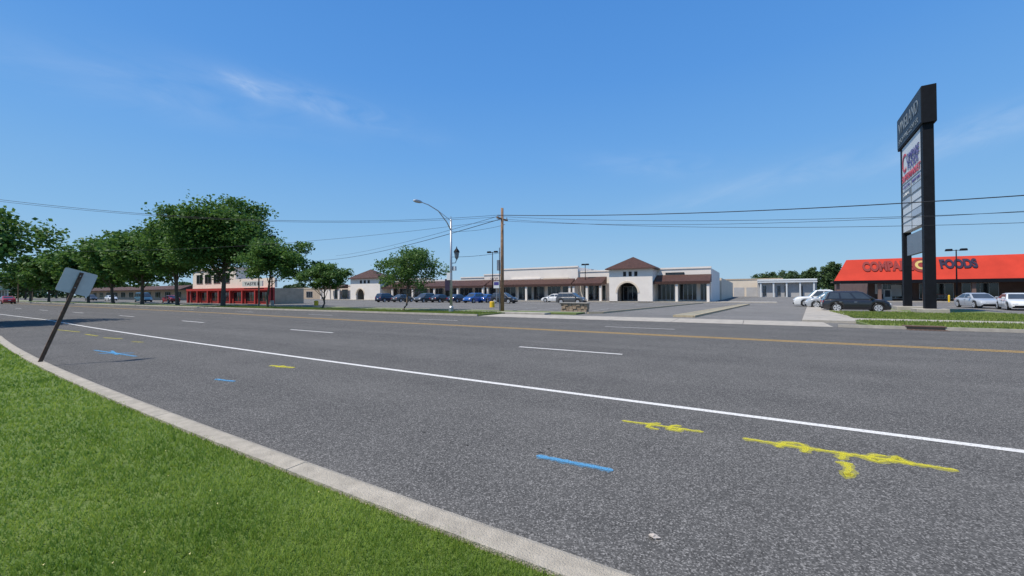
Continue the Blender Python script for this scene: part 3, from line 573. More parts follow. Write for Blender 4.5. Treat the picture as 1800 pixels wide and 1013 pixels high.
xs0, xs1 = FX(427, YB-1), FX(462, YB-1); sb = obj('sign_board', BX(xs0, xs1, YB-1.1, YB-.93, FH(445, 504, YB), FH(445, 495, YB)), M['panel'], bl, True)
textm('TASTE B', ((xs0+xs1)/2, YB-1.12, FH(445, 499.5, YB)), (1, 0, 0), (0, 0, 1), (xs1-xs0)*.75, .45, M['navy'], sb)
YL = 52.0; lb = thing('strip_of_shops', 'long low tan brick shops with brown roof behind the left street trees', 'shop building', (FX(250, YL), YL, 0))
x0, x1 = FX(150, YL), FX(334, YL); obj('wall', BX(x0, x1, YL, YL+14, 0, 3.3), M['tan'], lb, True)
bm = bmesh.new(); hexa(bm, [(x0, YL-2.2, 2.9), (x1, YL-2.2, 2.9), (x1, YL+.5, 2.9), (x0, YL+.5, 2.9), (x0, YL-2.2, 3.1), (x1, YL-2.2, 3.1), (x1, YL+.5, 4.2), (x0, YL+.5, 4.2)]); obj('awning', bm, M['tile'], lb, True)
for k in range(12): a = x0+2+(x1-x0-4)*k/12; window(lb, a, a+(x1-x0)/12*.5, .6, 2.4, YL-.03, 2)
YM = 80.0; tb = thing('tan_building', 'low plain tan building between the red storefront and the white mall', 'building', (FX(520, YM), YM, 0))
x0, x1 = FX(470, YM), FX(563, YM); z = FH(520, 508, YM); obj('wall', BX(x0, x1, YM, YM+18, 0, z), M['tan'], tb, True); obj('parapet', BX(x0-.1, x1+.1, YM-.1, YM+.4, z, z+.25), M['cream'], tb, True)
for k in range(5): a = x0+2+(x1-x0-4)*k/5; window(tb, a, a+3.2, .5, 2.4, YM-.03, 2)
YE = 165.0; eb = thing('rear_building', 'distant low tan building at the end of the driveway', 'building', (FX(1310, YE), YE, 0))
x0, x1 = FX(1262, YE), FX(1376, YE); z = FH(1320, 492, YE); obj('wall', BX(x0, x1, YE, YE+25, 0, z), M['cream'], eb, True); obj('parapet', BX(x0-.1, x1+.1, YE-.15, YE+.4, z, z+.4), M['tan'], eb, True)
for px in (1290, 1312): a = FX(px, YE); obj('door', BX(a, a+3.2, YE-.06, YE, 0, 3.2), M['grey_wall'], eb, True)
YG = 150.0; gb = thing('grey_building', 'distant grey white building with dark bays at the end of the driveway', 'building', (FX(1380, YG), YG, 0))
x0, x1 = FX(1332, YG), FX(1436, YG); z = FH(1380, 493, YG); obj('wall', BX(x0, x1, YG, YG+20, 0, z), M['grey_wall'], gb, True); obj('parapet', BX(x0-.1, x1+.1, YG-.15, YG+.4, z, z+.4), M['panel'], gb, True)
for k in (0, 2, 3, 5):
    a = x0+1+(x1-x0-2)*k/7; window(gb, a+.4, a+(x1-x0)/7-.8, .3, z-1.6, YG-.04, 1)
for k in range(5): a = x0+.6+(x1-x0-1.6)*k/4; obj('column', BX(a, a+.4, YG-1.2, YG-.8, 0, z-.7), M['panel'], gb, True)
obj('canopy', BX(x0, x1, YG-1.4, YG-.1, z-.7, z-.3), M['panel'], gb, True)
# supermarket
YS = 85.0; sm = thing('supermarket', 'supermarket with a long bright red sloped fascia over a shaded walkway', 'supermarket', (FX(1630, YS), YS, 0))
xl = FX(1466, YS); xt = FX(1489, YS+2); xr = 118.0; zb = FH(1463, 494.5, YS); ztp = FH(1800, 446.5, YS+2)
bm = bmesh.new(); hexa(bm, [(xl, YS, zb), (xr, YS, zb), (xr, YS+2.3, zb), (xl+.3, YS+2.3, zb), (xt, YS+2, ztp), (xr, YS+2, ztp), (xr, YS+2.4, ztp), (xt, YS+2.4, ztp)]); obj('red_fascia', bm, M['red'], sm, True)
obj('fascia_trim', BX(xl-.1, xr, YS-.12, YS-.003, zb-.45, zb+.05), M['black'], sm, True)
obj('soffit', BX(xl+.4, xr, YS+.01, YS+6.49, zb-.2, zb-.02), M['brown_wall'], sm, True)
obj('wall', BX(xl+5.5, xr, YS+6.5, YS+40, 0, zb-.01), M['brown_wall'], sm, True)
obj('walkway', BX(xl, xr, YS-.5, YS+6.48, -.01, .13), M['concrete'], sm, True)
k = xl+.6
while k < xr: obj('column', BX(k-.2, k+.2, YS+.3, YS+.7, .13, zb-.46), M['brown_wall'], sm, True); k += 5.2
k = xl+7; i = 0
while k < xr-5:
    if i % 4 != 3: window(sm, k, k+4, .4, 2.9, YS+6.45, 3, 'panel' if i % 2 else 'galv')
    k += 4.9; i += 1
slope = Vector((0, 2, ztp-zb)).normalized(); fn = Vector((1, 0, 0)).cross(slope)
def fpt(px, py):
    Yc = YS
    for _ in range(6): q = WY(px, py, Yc); Yc = YS+2*(q.z-zb)/(ztp-zb)
    return WY(px, py, Yc)
def fas(px, py, s, w, h, m, off=.02, lift=.08): textm(s, fpt(px, py)+fn*lift, (1, 0, 0), slope, w, h, m, sm, offset=off, ext=.1)
def pw(p0, p1, Y=YS+1): return FX(p1, Y)-FX(p0, Y)
fas(1559, 468.5, 'COMPARE', pw(1515, 1604), 1.85, M['orange'], .05); fas(1684, 464, 'FOODS', pw(1652, 1718), 1.65, M['navy'], .05)
c = fpt(1618, 467); bm = bmesh.new(); N = 28; ring = [c+Vector((1, 0, 0))*1.0*math.cos(2*PI*k/N)+slope*1.2*math.sin(2*PI*k/N) for k in range(N)]
a_ = [bm.verts.new(p+fn*.02) for p in ring]; b_ = [bm.verts.new(p+fn*.10) for p in ring]; bm.faces.new(a_); bm.faces.new(b_)
for k in range(N): bm.faces.new((a_[k], a_[(k+1) % N], b_[(k+1) % N], b_[k]))
em = obj('round_emblem', bm, M['orange'], sm, True); 
textm('C', c+fn*.14, (1, 0, 0), slope, 1.3, 1.6, mat('cream_letter', (.55, .40, .12)), em, offset=.04, ext=.06)
obj('notice', BX(FX(1538, YS+6.3), FX(1552, YS+6.3), YS+6.3, YS+6.36, 1.2, 2.9), M['panel'], sm, True)
obj('notice', BX(FX(1566, YS+6.3), FX(1585, YS+6.3), YS+6.3, YS+6.36, .8, 2.7), M['panel'], sm, True)
# ------------------------------------------------------------------ pylon sign
Pn = Vector((10.36, 39.5, 0)); Pf = Vector((10.72, 46.7, 0)); dn = (Pn-Pf).normalized(); th = Vector((-dn.y, dn.x, 0)); 
if th.x < 0: th = -th
LEN = (Pn-Pf).length
ps = thing('pylon_sign', 'tall black two post shopping centre pylon sign beside the driveway', 'sign', (11.0, 43, 0))
def pbox(a, b, o0, o1, z0, z1):
    bm = bmesh.new(); q = [Pf+dn*a+th*o0, Pf+dn*b+th*o0, Pf+dn*b+th*o1, Pf+dn*a+th*o1]
    hexa(bm, [(*v.xy, z0) for v in q]+[(*v.xy, z1) for v in q]); return bm
ztop = FH(1625, 150, 39.5); zbx = FH(1625, 216, 39.5)
obj('header_box', pbox(0, LEN, 0, .78, zbx, ztop), M['black'], ps, True, bevel=.03)
obj('header_face', pbox(.12, LEN-.12, -.03, -.001, zbx+.12, ztop-.12), mat('header_blue', (.035, .055, .08), .6, .2, spec=.2), ps, True)
def ptext(s, a, z, w, h, m, off=0.0, o=-.05): 
    return textm(s, Pf+dn*a+th*o+Vector((0, 0, z)), dn, (0, 0, 1), w, h, m, ps, offset=off, ext=.02)
ptext('VINELAND', LEN*.5, zbx+(ztop-zbx)*.60, LEN*.80, .95, M['wtext']); ptext('SHOPPING CENTER', LEN*.5, zbx+(ztop-zbx)*.20, LEN*.8, .42, M['wtext'])
zp1 = zbx-.05; zp0 = FH(1622, 392, 39.8)
n1 = LEN-.62; f1 = .75
obj('tenant_panel', pbox(f1, n1, .12, .58, zp0, zp1), M['panel'], ps, True)
hh = zp1-zp0
def zz(f): return zp0+hh*f
ptext('C', f1+.95, zz(.80), 1.1, 1.5, M['rtext'], .0, .08); ptext('OMPARE', f1+(n1-f1)*.60, zz(.82), (n1-f1)*.60, .72, M['ctext'], .0, .08)
ptext('FOODS', f1+(n1-f1)*.60, zz(.725), (n1-f1)*.50, .6, M['ctext'], .0, .08); ptext('SUPERMARKET', f1+(n1-f1)*.5, zz(.62), (n1-f1)*.90, .56, M['rtext'], .01, .08)
for (a_, f) in ((0, .56), (0, .47), (0, .38), (0, .29), (0, .20), (0, .11)): obj('panel_rail', pbox(f1, n1, .09, .118, zz(f)-.02, zz(f)+.02), M['gpanel'], ps, True)
obj('panel_rail', pbox((f1+n1)/2-.03, (f1+n1)/2+.03, .085, .117, zz(.0), zz(.56)), M['gpanel'], ps, True)
for (a, b, f0, f1_, m_) in ((.04, .47, .39, .46, 'gpanel'), (.04, .45, .30, .37, 'ppanel'), (.53, .97, .39, .46, 'ppanel'), (.53, .97, .12, .19, 'ppanel')): obj('tenant_plate', pbox(f1+(n1-f1)*a, f1+(n1-f1)*b, .08, .112, zz(f0), zz(f1_)), M[m_], ps, True)
ptext('LIQUORS', f1+(n1-f1)*.27, zz(.515), (n1-f1)*.36, .24, M['ctext'], .0, .08); ptext('BEAUTY SUPPLY', f1+(n1-f1)*.75, zz(.515), (n1-f1)*.38, .22, M['ctext'], .0, .08); ptext('DOLLAR', f1+(n1-f1)*.26, zz(.425), (n1-f1)*.30, .22, M['panel'], .0, .065)
obj('lower_panel', pbox(1.6, LEN-.9, .2, .5, FH(1622, 441, 40), zp0-.35), M['gpanel'], ps, True)
obj('post', pbox(LEN-.82, LEN-.22, .08, .66, .1, zbx), M['black'], ps, True, bevel=.02); obj('post', pbox(.35, .9, .10, .60, .1, zbx), M['black'], ps, True, bevel=.02)
obj('plinth', pbox(LEN-1.5, LEN+.25, -.45, 1.2, .0, .42), M['concrete'], ps, True, bevel=.03); obj('plinth', pbox(-.2, 1.6, -.45, 1.2, .0, .42), M['concrete'], ps, True, bevel=.03)
# ------------------------------------------------------------------ leaning sign near kerb
b0 = G(72, 638, .08); b0.y = min(b0.y, YK(b0.x)-.12)
ls_ = thing('road_sign', 'back of a grey rectangular road sign leaning on a rusty post at the near kerb', 'sign', b0)
lean = math.radians(17.5); ax = Vector((.03, math.sin(lean), math.cos(lean))).normalized(); sd = Vector((0, math.cos(lean), -math.sin(lean))); bk = Vector((1, 0, 0))
bm = bmesh.new(); w = .036
for (u0, u1, t0, t1) in ((-w, w, 0, .008), (-w, -w+.008, .008, .03), (w-.008, w, .008, .03)):
    q = [sd*u0+bk*t0, sd*u1+bk*t0, sd*u1+bk*t1, sd*u0+bk*t1]; hexa(bm, [v-ax*.3 for v in q]+[v+ax*2.24 for v in q])
obj('post', bm, M['rust'], ls_)
bm = bmesh.new(); hw, z0_, z1_ = .30, 1.70, 2.28; r_ = .04
pts = []
for (cx, cz, a0) in ((hw-r_, z1_-r_, 0), (-hw+r_, z1_-r_, 90), (-hw+r_, z0_+r_, 180), (hw-r_, z0_+r_, 270)):
    for k in range(4): a = math.radians(a0+30*k); pts.append((cx+r_*math.cos(a), cz+r_*math.sin(a)))
f0_ = [bm.verts.new(sd*p[0]+ax*p[1]-bk*.002) for p in pts]; f1_ = [bm.verts.new(sd*p[0]+ax*p[1]-bk*.008) for p in pts]
bm.faces.new(f0_); bm.faces.new(f1_[::-1])
for k in range(len(pts)): bm.faces.new((f0_[k], f0_[(k+1) % len(pts)], f1_[(k+1) % len(pts)], f1_[k]))
obj('sign_board', bm, M['signback'], ls_)
for z in (1.85, 2.15): obj('bolt', TB([ax*z+bk*.0, ax*z+bk*.04], .012, 6), M['galv'], ls_)
# ------------------------------------------------------------------ poles and lamps
up = WY(883, 548, 30.0); upx = up.x
ut = thing('utility_pole', 'weathered wooden utility pole rising behind the far verge at centre', 'utility pole', (upx, 30, 0))
ph = FH(883, 366, 30)
obj('pole', TB([(upx, 30, -.1), (upx, 30, ph*.5), (upx+.03, 30, ph)], [.17, .15, .115], 10), M['wood'], ut, True, True)
obj('crossarm', BX(upx-.06, upx+.06, 29.2, 30.9, ph-1.0, ph-.88), M['wood'], ut, True)
for y in (29.3, 30.1, 30.8): obj('insulator', TB([(upx, y, ph-.88), (upx, y, ph-.70)], .05, 8), M['galv'], ut, True)
obj('equipment_box', BX(upx-.35, upx-.17, 29.7, 29.95, 3.6, 4.5), M['galv'], ut, True); obj('riser_pipe', TB([(upx-.2, 29.9, 0), (upx-.2, 29.9, ph*.62)], .04, 6), M['gpanel'], ut, True)
obj('bracket', TB([(upx, 29.95, ph-1.5), (upx+.35, 29.9, ph-1.45)], .035, 6), M['galv'], ut, True)
LY = 26.6; lx = FX(793, LY); lh = FH(793, 386, LY)
sl = thing('street_lamp', 'galvanised street lamp with long curved arm and small black lantern', 'street lamp', (lx, LY, 0))
obj('base', TB([(lx, LY, .1), (lx, LY, .5), (lx, LY, .6)], [.2, .2, .13], 10), M['galv'], sl, True)
obj('pole', TB([(lx, LY, .1), (lx, LY, lh)], [.12, .08], 10), M['galv'], sl, True, True)
arm = [Vector((lx, LY, lh-.9)), Vector((lx-.02, LY-.5, lh-.3)), Vector((lx-.05, LY-1.5, lh+.45)), Vector((lx-.1, LY-2.6, lh+.75)), Vector((lx-.13, LY-3.4, lh+.82))]
obj('arm', TB(arm, [.05, .045, .04, .035, .03], 7), M['galv'], sl, True, True)
obj('arm_brace', TB([(lx, LY, lh-.1), (lx-.05, LY-1.4, lh+.42)], .02, 6), M['galv'], sl, True)
bm = bmesh.new(); c = arm[-1]; tube(bm, [c+Vector((0, .1, 0)), c+Vector((0, -.15, .0)), c+Vector((0, -.55, -.02)), c+Vector((0, -.8, -.05))], [.05, .12, .13, .05], 8); obj('lamp_head', bm, M['galv'], sl, True, True)
z5 = FH(802, 455, LY)
obj('lantern_arm', TB([(lx, LY, z5-.35), (lx+.1, LY+.45, z5-.3), (lx+.1, LY+.62, z5)], .03, 6), M['black'], sl, True)
bm = bmesh.new(); tube(bm, [(lx+.1, LY+.62, z5), (lx+.1, LY+.62, z5+.12), (lx+.1, LY+.62, z5+.15), (lx+.1, LY+.62, z5+.6)], [.07, .12, .15, .22], 8); obj('lantern', bm, M['gpanel'], sl, True)
obj('lantern_cap', TB([(lx+.1, LY+.62, z5+.601), (lx+.1, LY+.62, z5+.75), (lx+.1, LY+.62, z5+.95), (lx+.1, LY+.62, z5+1.1)], [.27, .2, .05, .02], 8), M['black'], sl, True)
obj('camera_arm', TB([(lx-.0, LY, z5-1.2), (lx-.35, LY-.35, z5-1.2)], .03, 6), M['galv'], sl, True); obj('control_box', BX(lx-.2, lx+.16, LY-.32, LY-.14, z5-1.75, z5-1.15), M['panel'], sl, True); obj('junction_box', BX(lx-.02, lx+.3, LY+.1, LY+.35, z5-.95, z5-.6), M['panel'], sl, True)
obj('banner', BX(lx-.62, lx-.1, LY-.04, LY-.02, z5-2.6, z5-1.65), M['navy'], sl, True); obj('banner_rod', TB([(lx, LY, z5-1.62), (lx-.65, LY-.03, z5-1.62)], .015, 6), M['galv'], sl, True)
obj('finial', TB([(lx, LY, lh), (lx, LY, lh+.25)], .03, 6), M['galv'], sl, True)
def lotlight(px, ytop, Y, label, wide=2.0):
    x = FX(px, Y); h = FH(px, ytop, Y); t = thing('parking_lot_light', label, 'lot light', (x, Y, 0), 0, 'parking lot light poles')
    obj('pole', TB([(0, 0, .7), (0, 0, h)], [.09, .06], 8), M['black'], t, smooth=True); obj('footing', TB([(0, 0, -.02), (0, 0, .7)], .28, 12), M['concrete'], t)
    obj('crossbar', BX(-wide/2+.3, wide/2-.3, -.04, .04, h-.12, h-.05), M['black'], t)
    for s in (-1, 1):
        bm = bmesh.new(); xx = s*wide/2; a, b = min(xx, xx-s*.65), max(xx, xx-s*.65); hexa(bm, [(a, -.25, h-.15), (b, -.25, h-.15), (b, .25, h-.15), (a, .25, h-.15), (a+.06, -.2, h+.12), (b-.06, -.2, h+.12), (b-.06, .2, h+.12), (a+.06, .2, h+.12)]); obj('lamp_head', bm, M['black'], t)
lotlight(866, 443, 58, 'double headed black lot light just left of the wooden utility pole'); lotlight(1029, 465, 73, 'double headed lot light left of the right arched tower', 1.4)
lotlight(1682, 439, 74, 'double headed lot light in front of the supermarket'); lotlight(478, 416, 34, 'tall dark lot light behind the medium spreading tree', 1.5)
for (px, Y, yt, la) in ((32, 22.9, 485, 'thin pole at far left beside the filling station'), (57, 30.5, 488, 'second thin pole from the left edge beyond the road'), (312, 29.8, 470, 'slim banner pole left of the red storefront'), (455, 29.8, 478, 'slim dark pole in front of the red storefront')):
    x = FX(px, Y); h = FH(px, yt, Y); t = thing('pole', la, 'pole', (x, Y, 0), 0, 'slim poles along the far kerb'); obj('shaft', TB([(0, 0, 0), (0, 0, h)], [.11, .08], 8), M['wood'], t); obj('cap', TB([(0, 0, h), (0, 0, h+.12)], [.12, .03], 8), M['galv'], t)
    obj('bracket', TB([(0, 0, h-.4), (-.6, 0, h-.2)], .03, 5), M['galv'], t)
def wire(A, B, sag, r, label, group):
    A, B = Vector(A), Vector(B); pts = [A.lerp(B, i/28)-Vector((0, 0, sag*4*(i/28)*(1-i/28))) for i in range(29)]
    o = obj('overhead_wire', TB(pts, r, 5), M['wire'], smooth=True); tag(o, label, 'wire', group)
for i, (z, yy, py, r) in enumerate(((ph-.72, 29.3, 327, .028), (ph-.72, 30.1, 350, .013), (ph-.85, 30.8, 363, .013), (ph-1.1, 30, 337, .012))):
    A = Vector((upx, yy, z)); B = WY(1800, py, 30+.3*i); B2 = A+(B-A)*1.6; B2.z += (.6-i*.1); wire(A, B2, .9+i*.12, r, 'black overhead wire running right from the wooden utility pole past the pylon sign', 'wires to the right of the utility pole')
for i, (z, yy, py, dep, r) in enumerate(((ph-.72, 29.3, 323, 29, .014), (ph-.72, 30.1, 327, 30, .012), (ph-1.0, 30.0, 420, 40, .012))):
    A = Vector((upx, yy, z)); B = DEP(0, py, dep); B2 = A+(B-A)*1.3; wire(A, B2, 1.6, r, 'thin overhead wire running left from the wooden utility pole across the road', 'wires to the left of the utility pole')
A = Vector((upx, 30, ph-.9)); B = WY(560, 458, 60); wire(A, B, .8, .03, 'thick drooping service cable from the utility pole toward the low tree', None)
A = Vector((upx, 30, ph-.6)); B = WY(590, 450, 62); wire(A, B, .5, .018, 'thin service cable from the utility pole above the thick cable', None)
wire(Vector((upx, 30, ph-1.5)), Vector((lx, LY, lh-1.0)), .15, .012, 'short wire between the utility pole and the curved street lamp', None)
A = Vector((upx, 30, FH(883, 444, 30))); B = Vector((lx, LY, FH(793, 452, LY))); wire(A, B, .1, .015, 'lower short cable between the utility pole and the lantern', None)
# ------------------------------------------------------------------ cars
def interp(prof, x):
    for (a, b) in zip(prof[:-1], prof[1:]):
        if a[0] <= x <= b[0]: return a[1]+(b[1]-a[1])*(x-a[0])/(b[0]-a[0]+1e-9)
    return prof[-1][1] if x > prof[-1][0] else prof[0][1]
def make_car(label, cat, paint, L=4.6, Wd=1.82, Hh=1.45, prof=None, cab=None, wr=.33, wx=(1.42, -1.35), name='parked_car', split=None, group='parked cars'):
    t = thing(name, label, cat, (0, 0, 0), 0, group); hw = Wd/2; zl0 = .22; hL = L/2
    xs = sorted(set([round(v, 3) for v in list(np.linspace(-hL, hL, 33))+[w+s*(wr+.06)*c for w in wx for s in (-1, 1) for c in (1.0, .96, .85, .6, .3)]+[p[0] for p in prof]]))
    bm = bmesh.new(); rings = []
    for x in xs:
        zl = zl0
        for w in wx:
            d = abs(x-w); R_ = wr+.06
            if d < R_: zl = max(zl, wr+math.sqrt(R_*R_-d*d))
        if x in (xs[0], xs[-1]): zl = zl0+.1
        zt = max(interp(prof, x), zl+.05); e = (abs(x)/hL)**6; w_ = hw*(1-.16*e); h = zt-zl
        half = [(w_*.95, zl), (w_, zl+h*.3), (w_*.995, zl+h*.65), (w_*.96, zt-min(.07, h*.2)), (w_*.88, zt-.012), (w_*.45, zt+.01)]
        ring = [(-y, z) for y, z in half]+[(y, z) for y, z in half[::-1]]
        rings.append([bm.verts.new((x, y, z)) for y, z in ring])
    for i in range(len(rings)-1):
        for k in range(11): bm.faces.new((rings[i][k], rings[i][k+1], rings[i+1][k+1], rings[i+1][k]))
    bm.faces.new(rings[0]); bm.faces.new(rings[-1]); obj('body', bm, paint, t, smooth=True)
    obj('underbody', BX(-hL+.25, hL-.25, -hw*.86, hw*.86, .2, .55), M['inner'], t)
    bf, br, rf, rr, zr = cab; zb_ = lambda x: interp(prof, x)-.03; wb, wt = hw*.93, hw*.72
    BL = [Vector((br, -wb, zb_(br))), Vector((bf, -wb, zb_(bf))), Vector((bf, wb, zb_(bf))), Vector((br, wb, zb_(br)))]; TL = [Vector((rr, -wt, zr-.03)), Vector((rf, -wt, zr-.03)), Vector((rf, wt, zr-.03)), Vector((rr, wt, zr-.03))]
    bm = bmesh.new(); hexa(bm, BL+TL); obj('cabin', bm, paint, t, bevel=.05)
    bm = bmesh.new(); hexa(bm, [TL[0]+Vector((.08, .06, .003)), TL[1]+Vector((-.1, .06, .003)), TL[2]+Vector((-.1, -.06, .003)), TL[3]+Vector((.08, -.06, .003)), Vector((rr+.25, -wt*.8, zr+.03)), Vector((rf-.3, -wt*.8, zr+.03)), Vector((rf-.3, wt*.8, zr+.03)), Vector((rr+.25, wt*.8, zr+.03))]); obj('roof', bm, paint, t, smooth=False, bevel=.02)
    def patch(nm, A, B, C, E, u0, u1, v0, v1, par=t):
        def pt(u, v): return (A.lerp(B, u)).lerp(E.lerp(C, u), v)
        n = (B-A).cross(E-A).normalized(); c = (A+B+C+E)/4; 
        if n.dot(c-Vector((0, 0, c.z-.2))) < 0: n = -n
        q = [pt(u0, v0), pt(u1, v0), pt(u1, v1), pt(u0, v1)]; bm = bmesh.new(); hexa(bm, [p-n*.01 for p in q]+[p+n*.012 for p in q]); return obj(nm, bm, M['cglass'], par)
    patch('windscreen', BL[1], BL[2], TL[2], TL[1], .06, .94, .08, .92); patch('rear_window', BL[0], BL[3], TL[3], TL[0], .1, .9, .2, .9)
    sp = split or [(.10, .48), (.52, .90)]
    for (a, b) in sp:
        patch('side_window', BL[0], BL[1], TL[1], TL[0], a, b, .12, .88); patch('side_window', BL[3], BL[2], TL[2], TL[3], a, b, .12, .88)
    for w in wx:
        for s in (-1, 1):
            bm = bmesh.new(); tube(bm, [(w, s*(hw-.22), wr), (w, s*(hw-.205), wr), (w, s*(hw-.02), wr), (w, s*(hw-.0), wr)], [wr*.9, wr, wr, wr*.92], 22); wh = obj('wheel', bm, M['tyre'], t)
            bm = bmesh.new(); y = s*(hw+.006)
            for k in range(5):
                a = 2*PI*k/5; u = Vector((math.cos(a), 0, math.sin(a))); v = Vector((-u.z, 0, u.x)); c = Vector((w, y, wr)); R2 = wr*.66
                hexa(bm, [c+v*-.06, c+u*R2-v*.055, c+u*R2+v*.055, c+v*.06, c+v*-.06+Vector((0, s*.012, 0)), c+u*R2-v*.055+Vector((0, s*.012, 0)), c+u*R2+v*.055+Vector((0, s*.012, 0)), c+v*.06+Vector((0, s*.012, 0))])
            N = 20
            for k in range(N):
                a, b = 2*PI*k/N, 2*PI*(k+1)/N; f = lambda t_, r_, o_: (w+r_*math.cos(t_), y+o_*s, wr+r_*math.sin(t_))
                poly(bm, [f(a, wr*.58, .008), f(b, wr*.58, .008), f(b, wr*.7, .008), f(a, wr*.7, .008)])
            obj('rim', bm, M['rim'], wh)
    zf = interp(prof, hL-.1); zk = interp(prof, -hL+.1)
    for s in (-1, 1):
        a, b = sorted((s*hw*.48, s*hw*.82)); obj('headlight', BX(hL-.16, hL+.004, a, b, zf-.20, zf-.07), M['hl'], t, bevel=.02)
        a, b = sorted((s*hw*.56, s*hw*.83)); obj('taillight', BX(-hL-.004, -hL+.2, a, b, zk-.28, zk-.10), M['tl'], t, bevel=.02)
        a, b = sorted((s*hw*.95, s*(hw+.14))); zm_ = interp(prof, bf-.3); obj('mirror', BX(bf-.35, bf-.2, a, b, zm_+.02, zm_+.16), paint, t, bevel=.02)
        yy = s*(hw+.001); a, b = sorted((yy, yy-s*.02))
        for hx in (bf-1.35, bf-2.3): obj('door_handle', BX(hx, hx+.18, a, b, .80, .83), M['galv'], t)
        obj('door_seam', BX(bf-1.12, bf-1.105, a, b, .35, .86), M['inner'], t)
    obj('bumper', BX(hL-.12, hL+.012, -hw*.7, hw*.7, .27, .42), M['black'], t, bevel=.01); obj('bumper', BX(-hL-.012, -hL+.12, -hw*.7, hw*.7, .3, .42), M['black'], t, bevel=.01)
    obj('licence_plate', BX(-hL-.018, -hL-.006, -.16, .16, .6, .75), M['panel'], t)
    return t
SED = [(-2.3, .62), (-2.24, .93), (-1.9, 1.0), (-1.5, .99), (.9, .97), (1.3, .92), (1.95, .80), (2.2, .68), (2.3, .5)]
SUVP = [(-2.13, .70), (-2.08, 1.02), (-1.9, 1.06), (.9, 1.05), (1.15, 1.04), (1.75, .98), (2.0, .84), (2.08, .7), (2.13, .55)]
PK = [(-2.85, .6), (-2.8, 1.02), (-2.0, 1.03), (1.3, 1.12), (2.4, 1.08), (2.7, .95), (2.8, .8), (2.85, .6)]
VN = [(-2.4, .7), (-2.36, 1.1), (-2.0, 1.15), (1.3, 1.12), (1.9, 1.0), (2.25, .85), (2.4, .6)]
sedan = make_car('silver sedan parked nose outward at right in front of the supermarket', 'car', CP['silver'], 4.6, 1.82, 1.45, SED, (1.1, -1.75, .3, -.95, 1.44))
suv = make_car('black compact SUV parked side on at left of the pylon sign', 'car', CP['black'], 4.26, 1.8, 1.66, SUVP, (1.22, -2.02, .42, -1.75, 1.66), .35, (1.33, -1.23), split=[(.07, .30), (.34, .60), (.64, .92)])
pickup = make_car('white pickup truck parked behind the black compact SUV', 'pickup', CP['white'], 5.7, 1.95, 1.85, PK, (1.5, -.9, .8, -.65, 1.84), .38, (1.8, -1.7), name='parked_truck')
van = make_car('blue and white van parked behind the left row of street trees', 'van', CP['teal'], 4.8, 1.95, 2.1, VN, (1.75, -2.3, .9, -2.2, 2.05), .34, (1.5, -1.5), name='parked_van', split=[(.05, .3), (.35, .6), (.66, .9)])
def put(t, px, Y, rz): t.location = (FX(px, Y), Y, 0); t.rotation_euler = (0, 0, rz)
def over(c): return {k: CP[c] for k in ('body', 'cabin', 'roof', 'mirror')}
put(suv, 1501, 43.0, 0); put(sedan, 1718, 58, -PI/2+.1); put(pickup, 1449, 57, PI+.0); put(van, 252, 36.5, 0)
def cc(src, px, Y, rz, color, label, z=0): return dup(src, (FX(px, Y), Y, z), rz, label, 'parked cars', over(color))
cc(sedan, 1788, 53, -PI/2-.15, 'white', 'white sedan cut by the right edge of the picture')
cc(suv, 1462, 51, PI, 'silver', 'silver car parked between the black compact SUV and the white pickup')
for (src, px, Y, rz, c, la) in ((suv, 679, 56, PI/2, 'navy', 'dark blue SUV parked leftmost in the mall lot, left of the small tree'), (sedan, 708, 57, PI/2, 'grey', 'grey sedan parked behind the small leaning tree trunk'), (suv, 747, 57, -PI/2, 'grey', 'grey SUV parked just right of the small leaning tree'),
                               (sedan, 775, 58, PI/2, 'black', 'black sedan parked left of the curved street lamp foot'), (sedan, 805, 58, PI/2, 'navy', 'dark navy sedan parked right of the curved street lamp foot'), (suv, 833, 57, -PI/2, 'blue', 'bright blue hatchback parked in the mall lot'), (sedan, 857, 60, PI/2, 'blue', 'blue sedan parked left of the black SUV by the utility pole'),
                               (suv, 886, 56, 0, 'black', 'black SUV parked beside the wooden utility pole'), (sedan, 975, 66, PI, 'white', 'white sedan parked by the mall awning at centre'), (suv, 1004, 56, 0, 'grey', 'dark grey SUV behind the fieldstone planter')):
    cc(src, px, Y, rz, c, la)
cr = dup(sedan, (FX(12, 18.5), 18.5, 0), PI, 'red sedan driving along the road at the far left edge', 'cars driving on the road', over('red')); cr.name = 'moving_car'
for (src, px, Y, rz, c, la) in ((suv, 160, 40, 0, 'grey', 'grey car parked far left before the low tan shops'), (sedan, 195, 42, 0, 'white', 'white car parked before the low tan shops at left'), (sedan, 300, 36, PI, 'red', 'red car parked left of the red storefront')):
    cc(src, px, Y, rz, c, la)
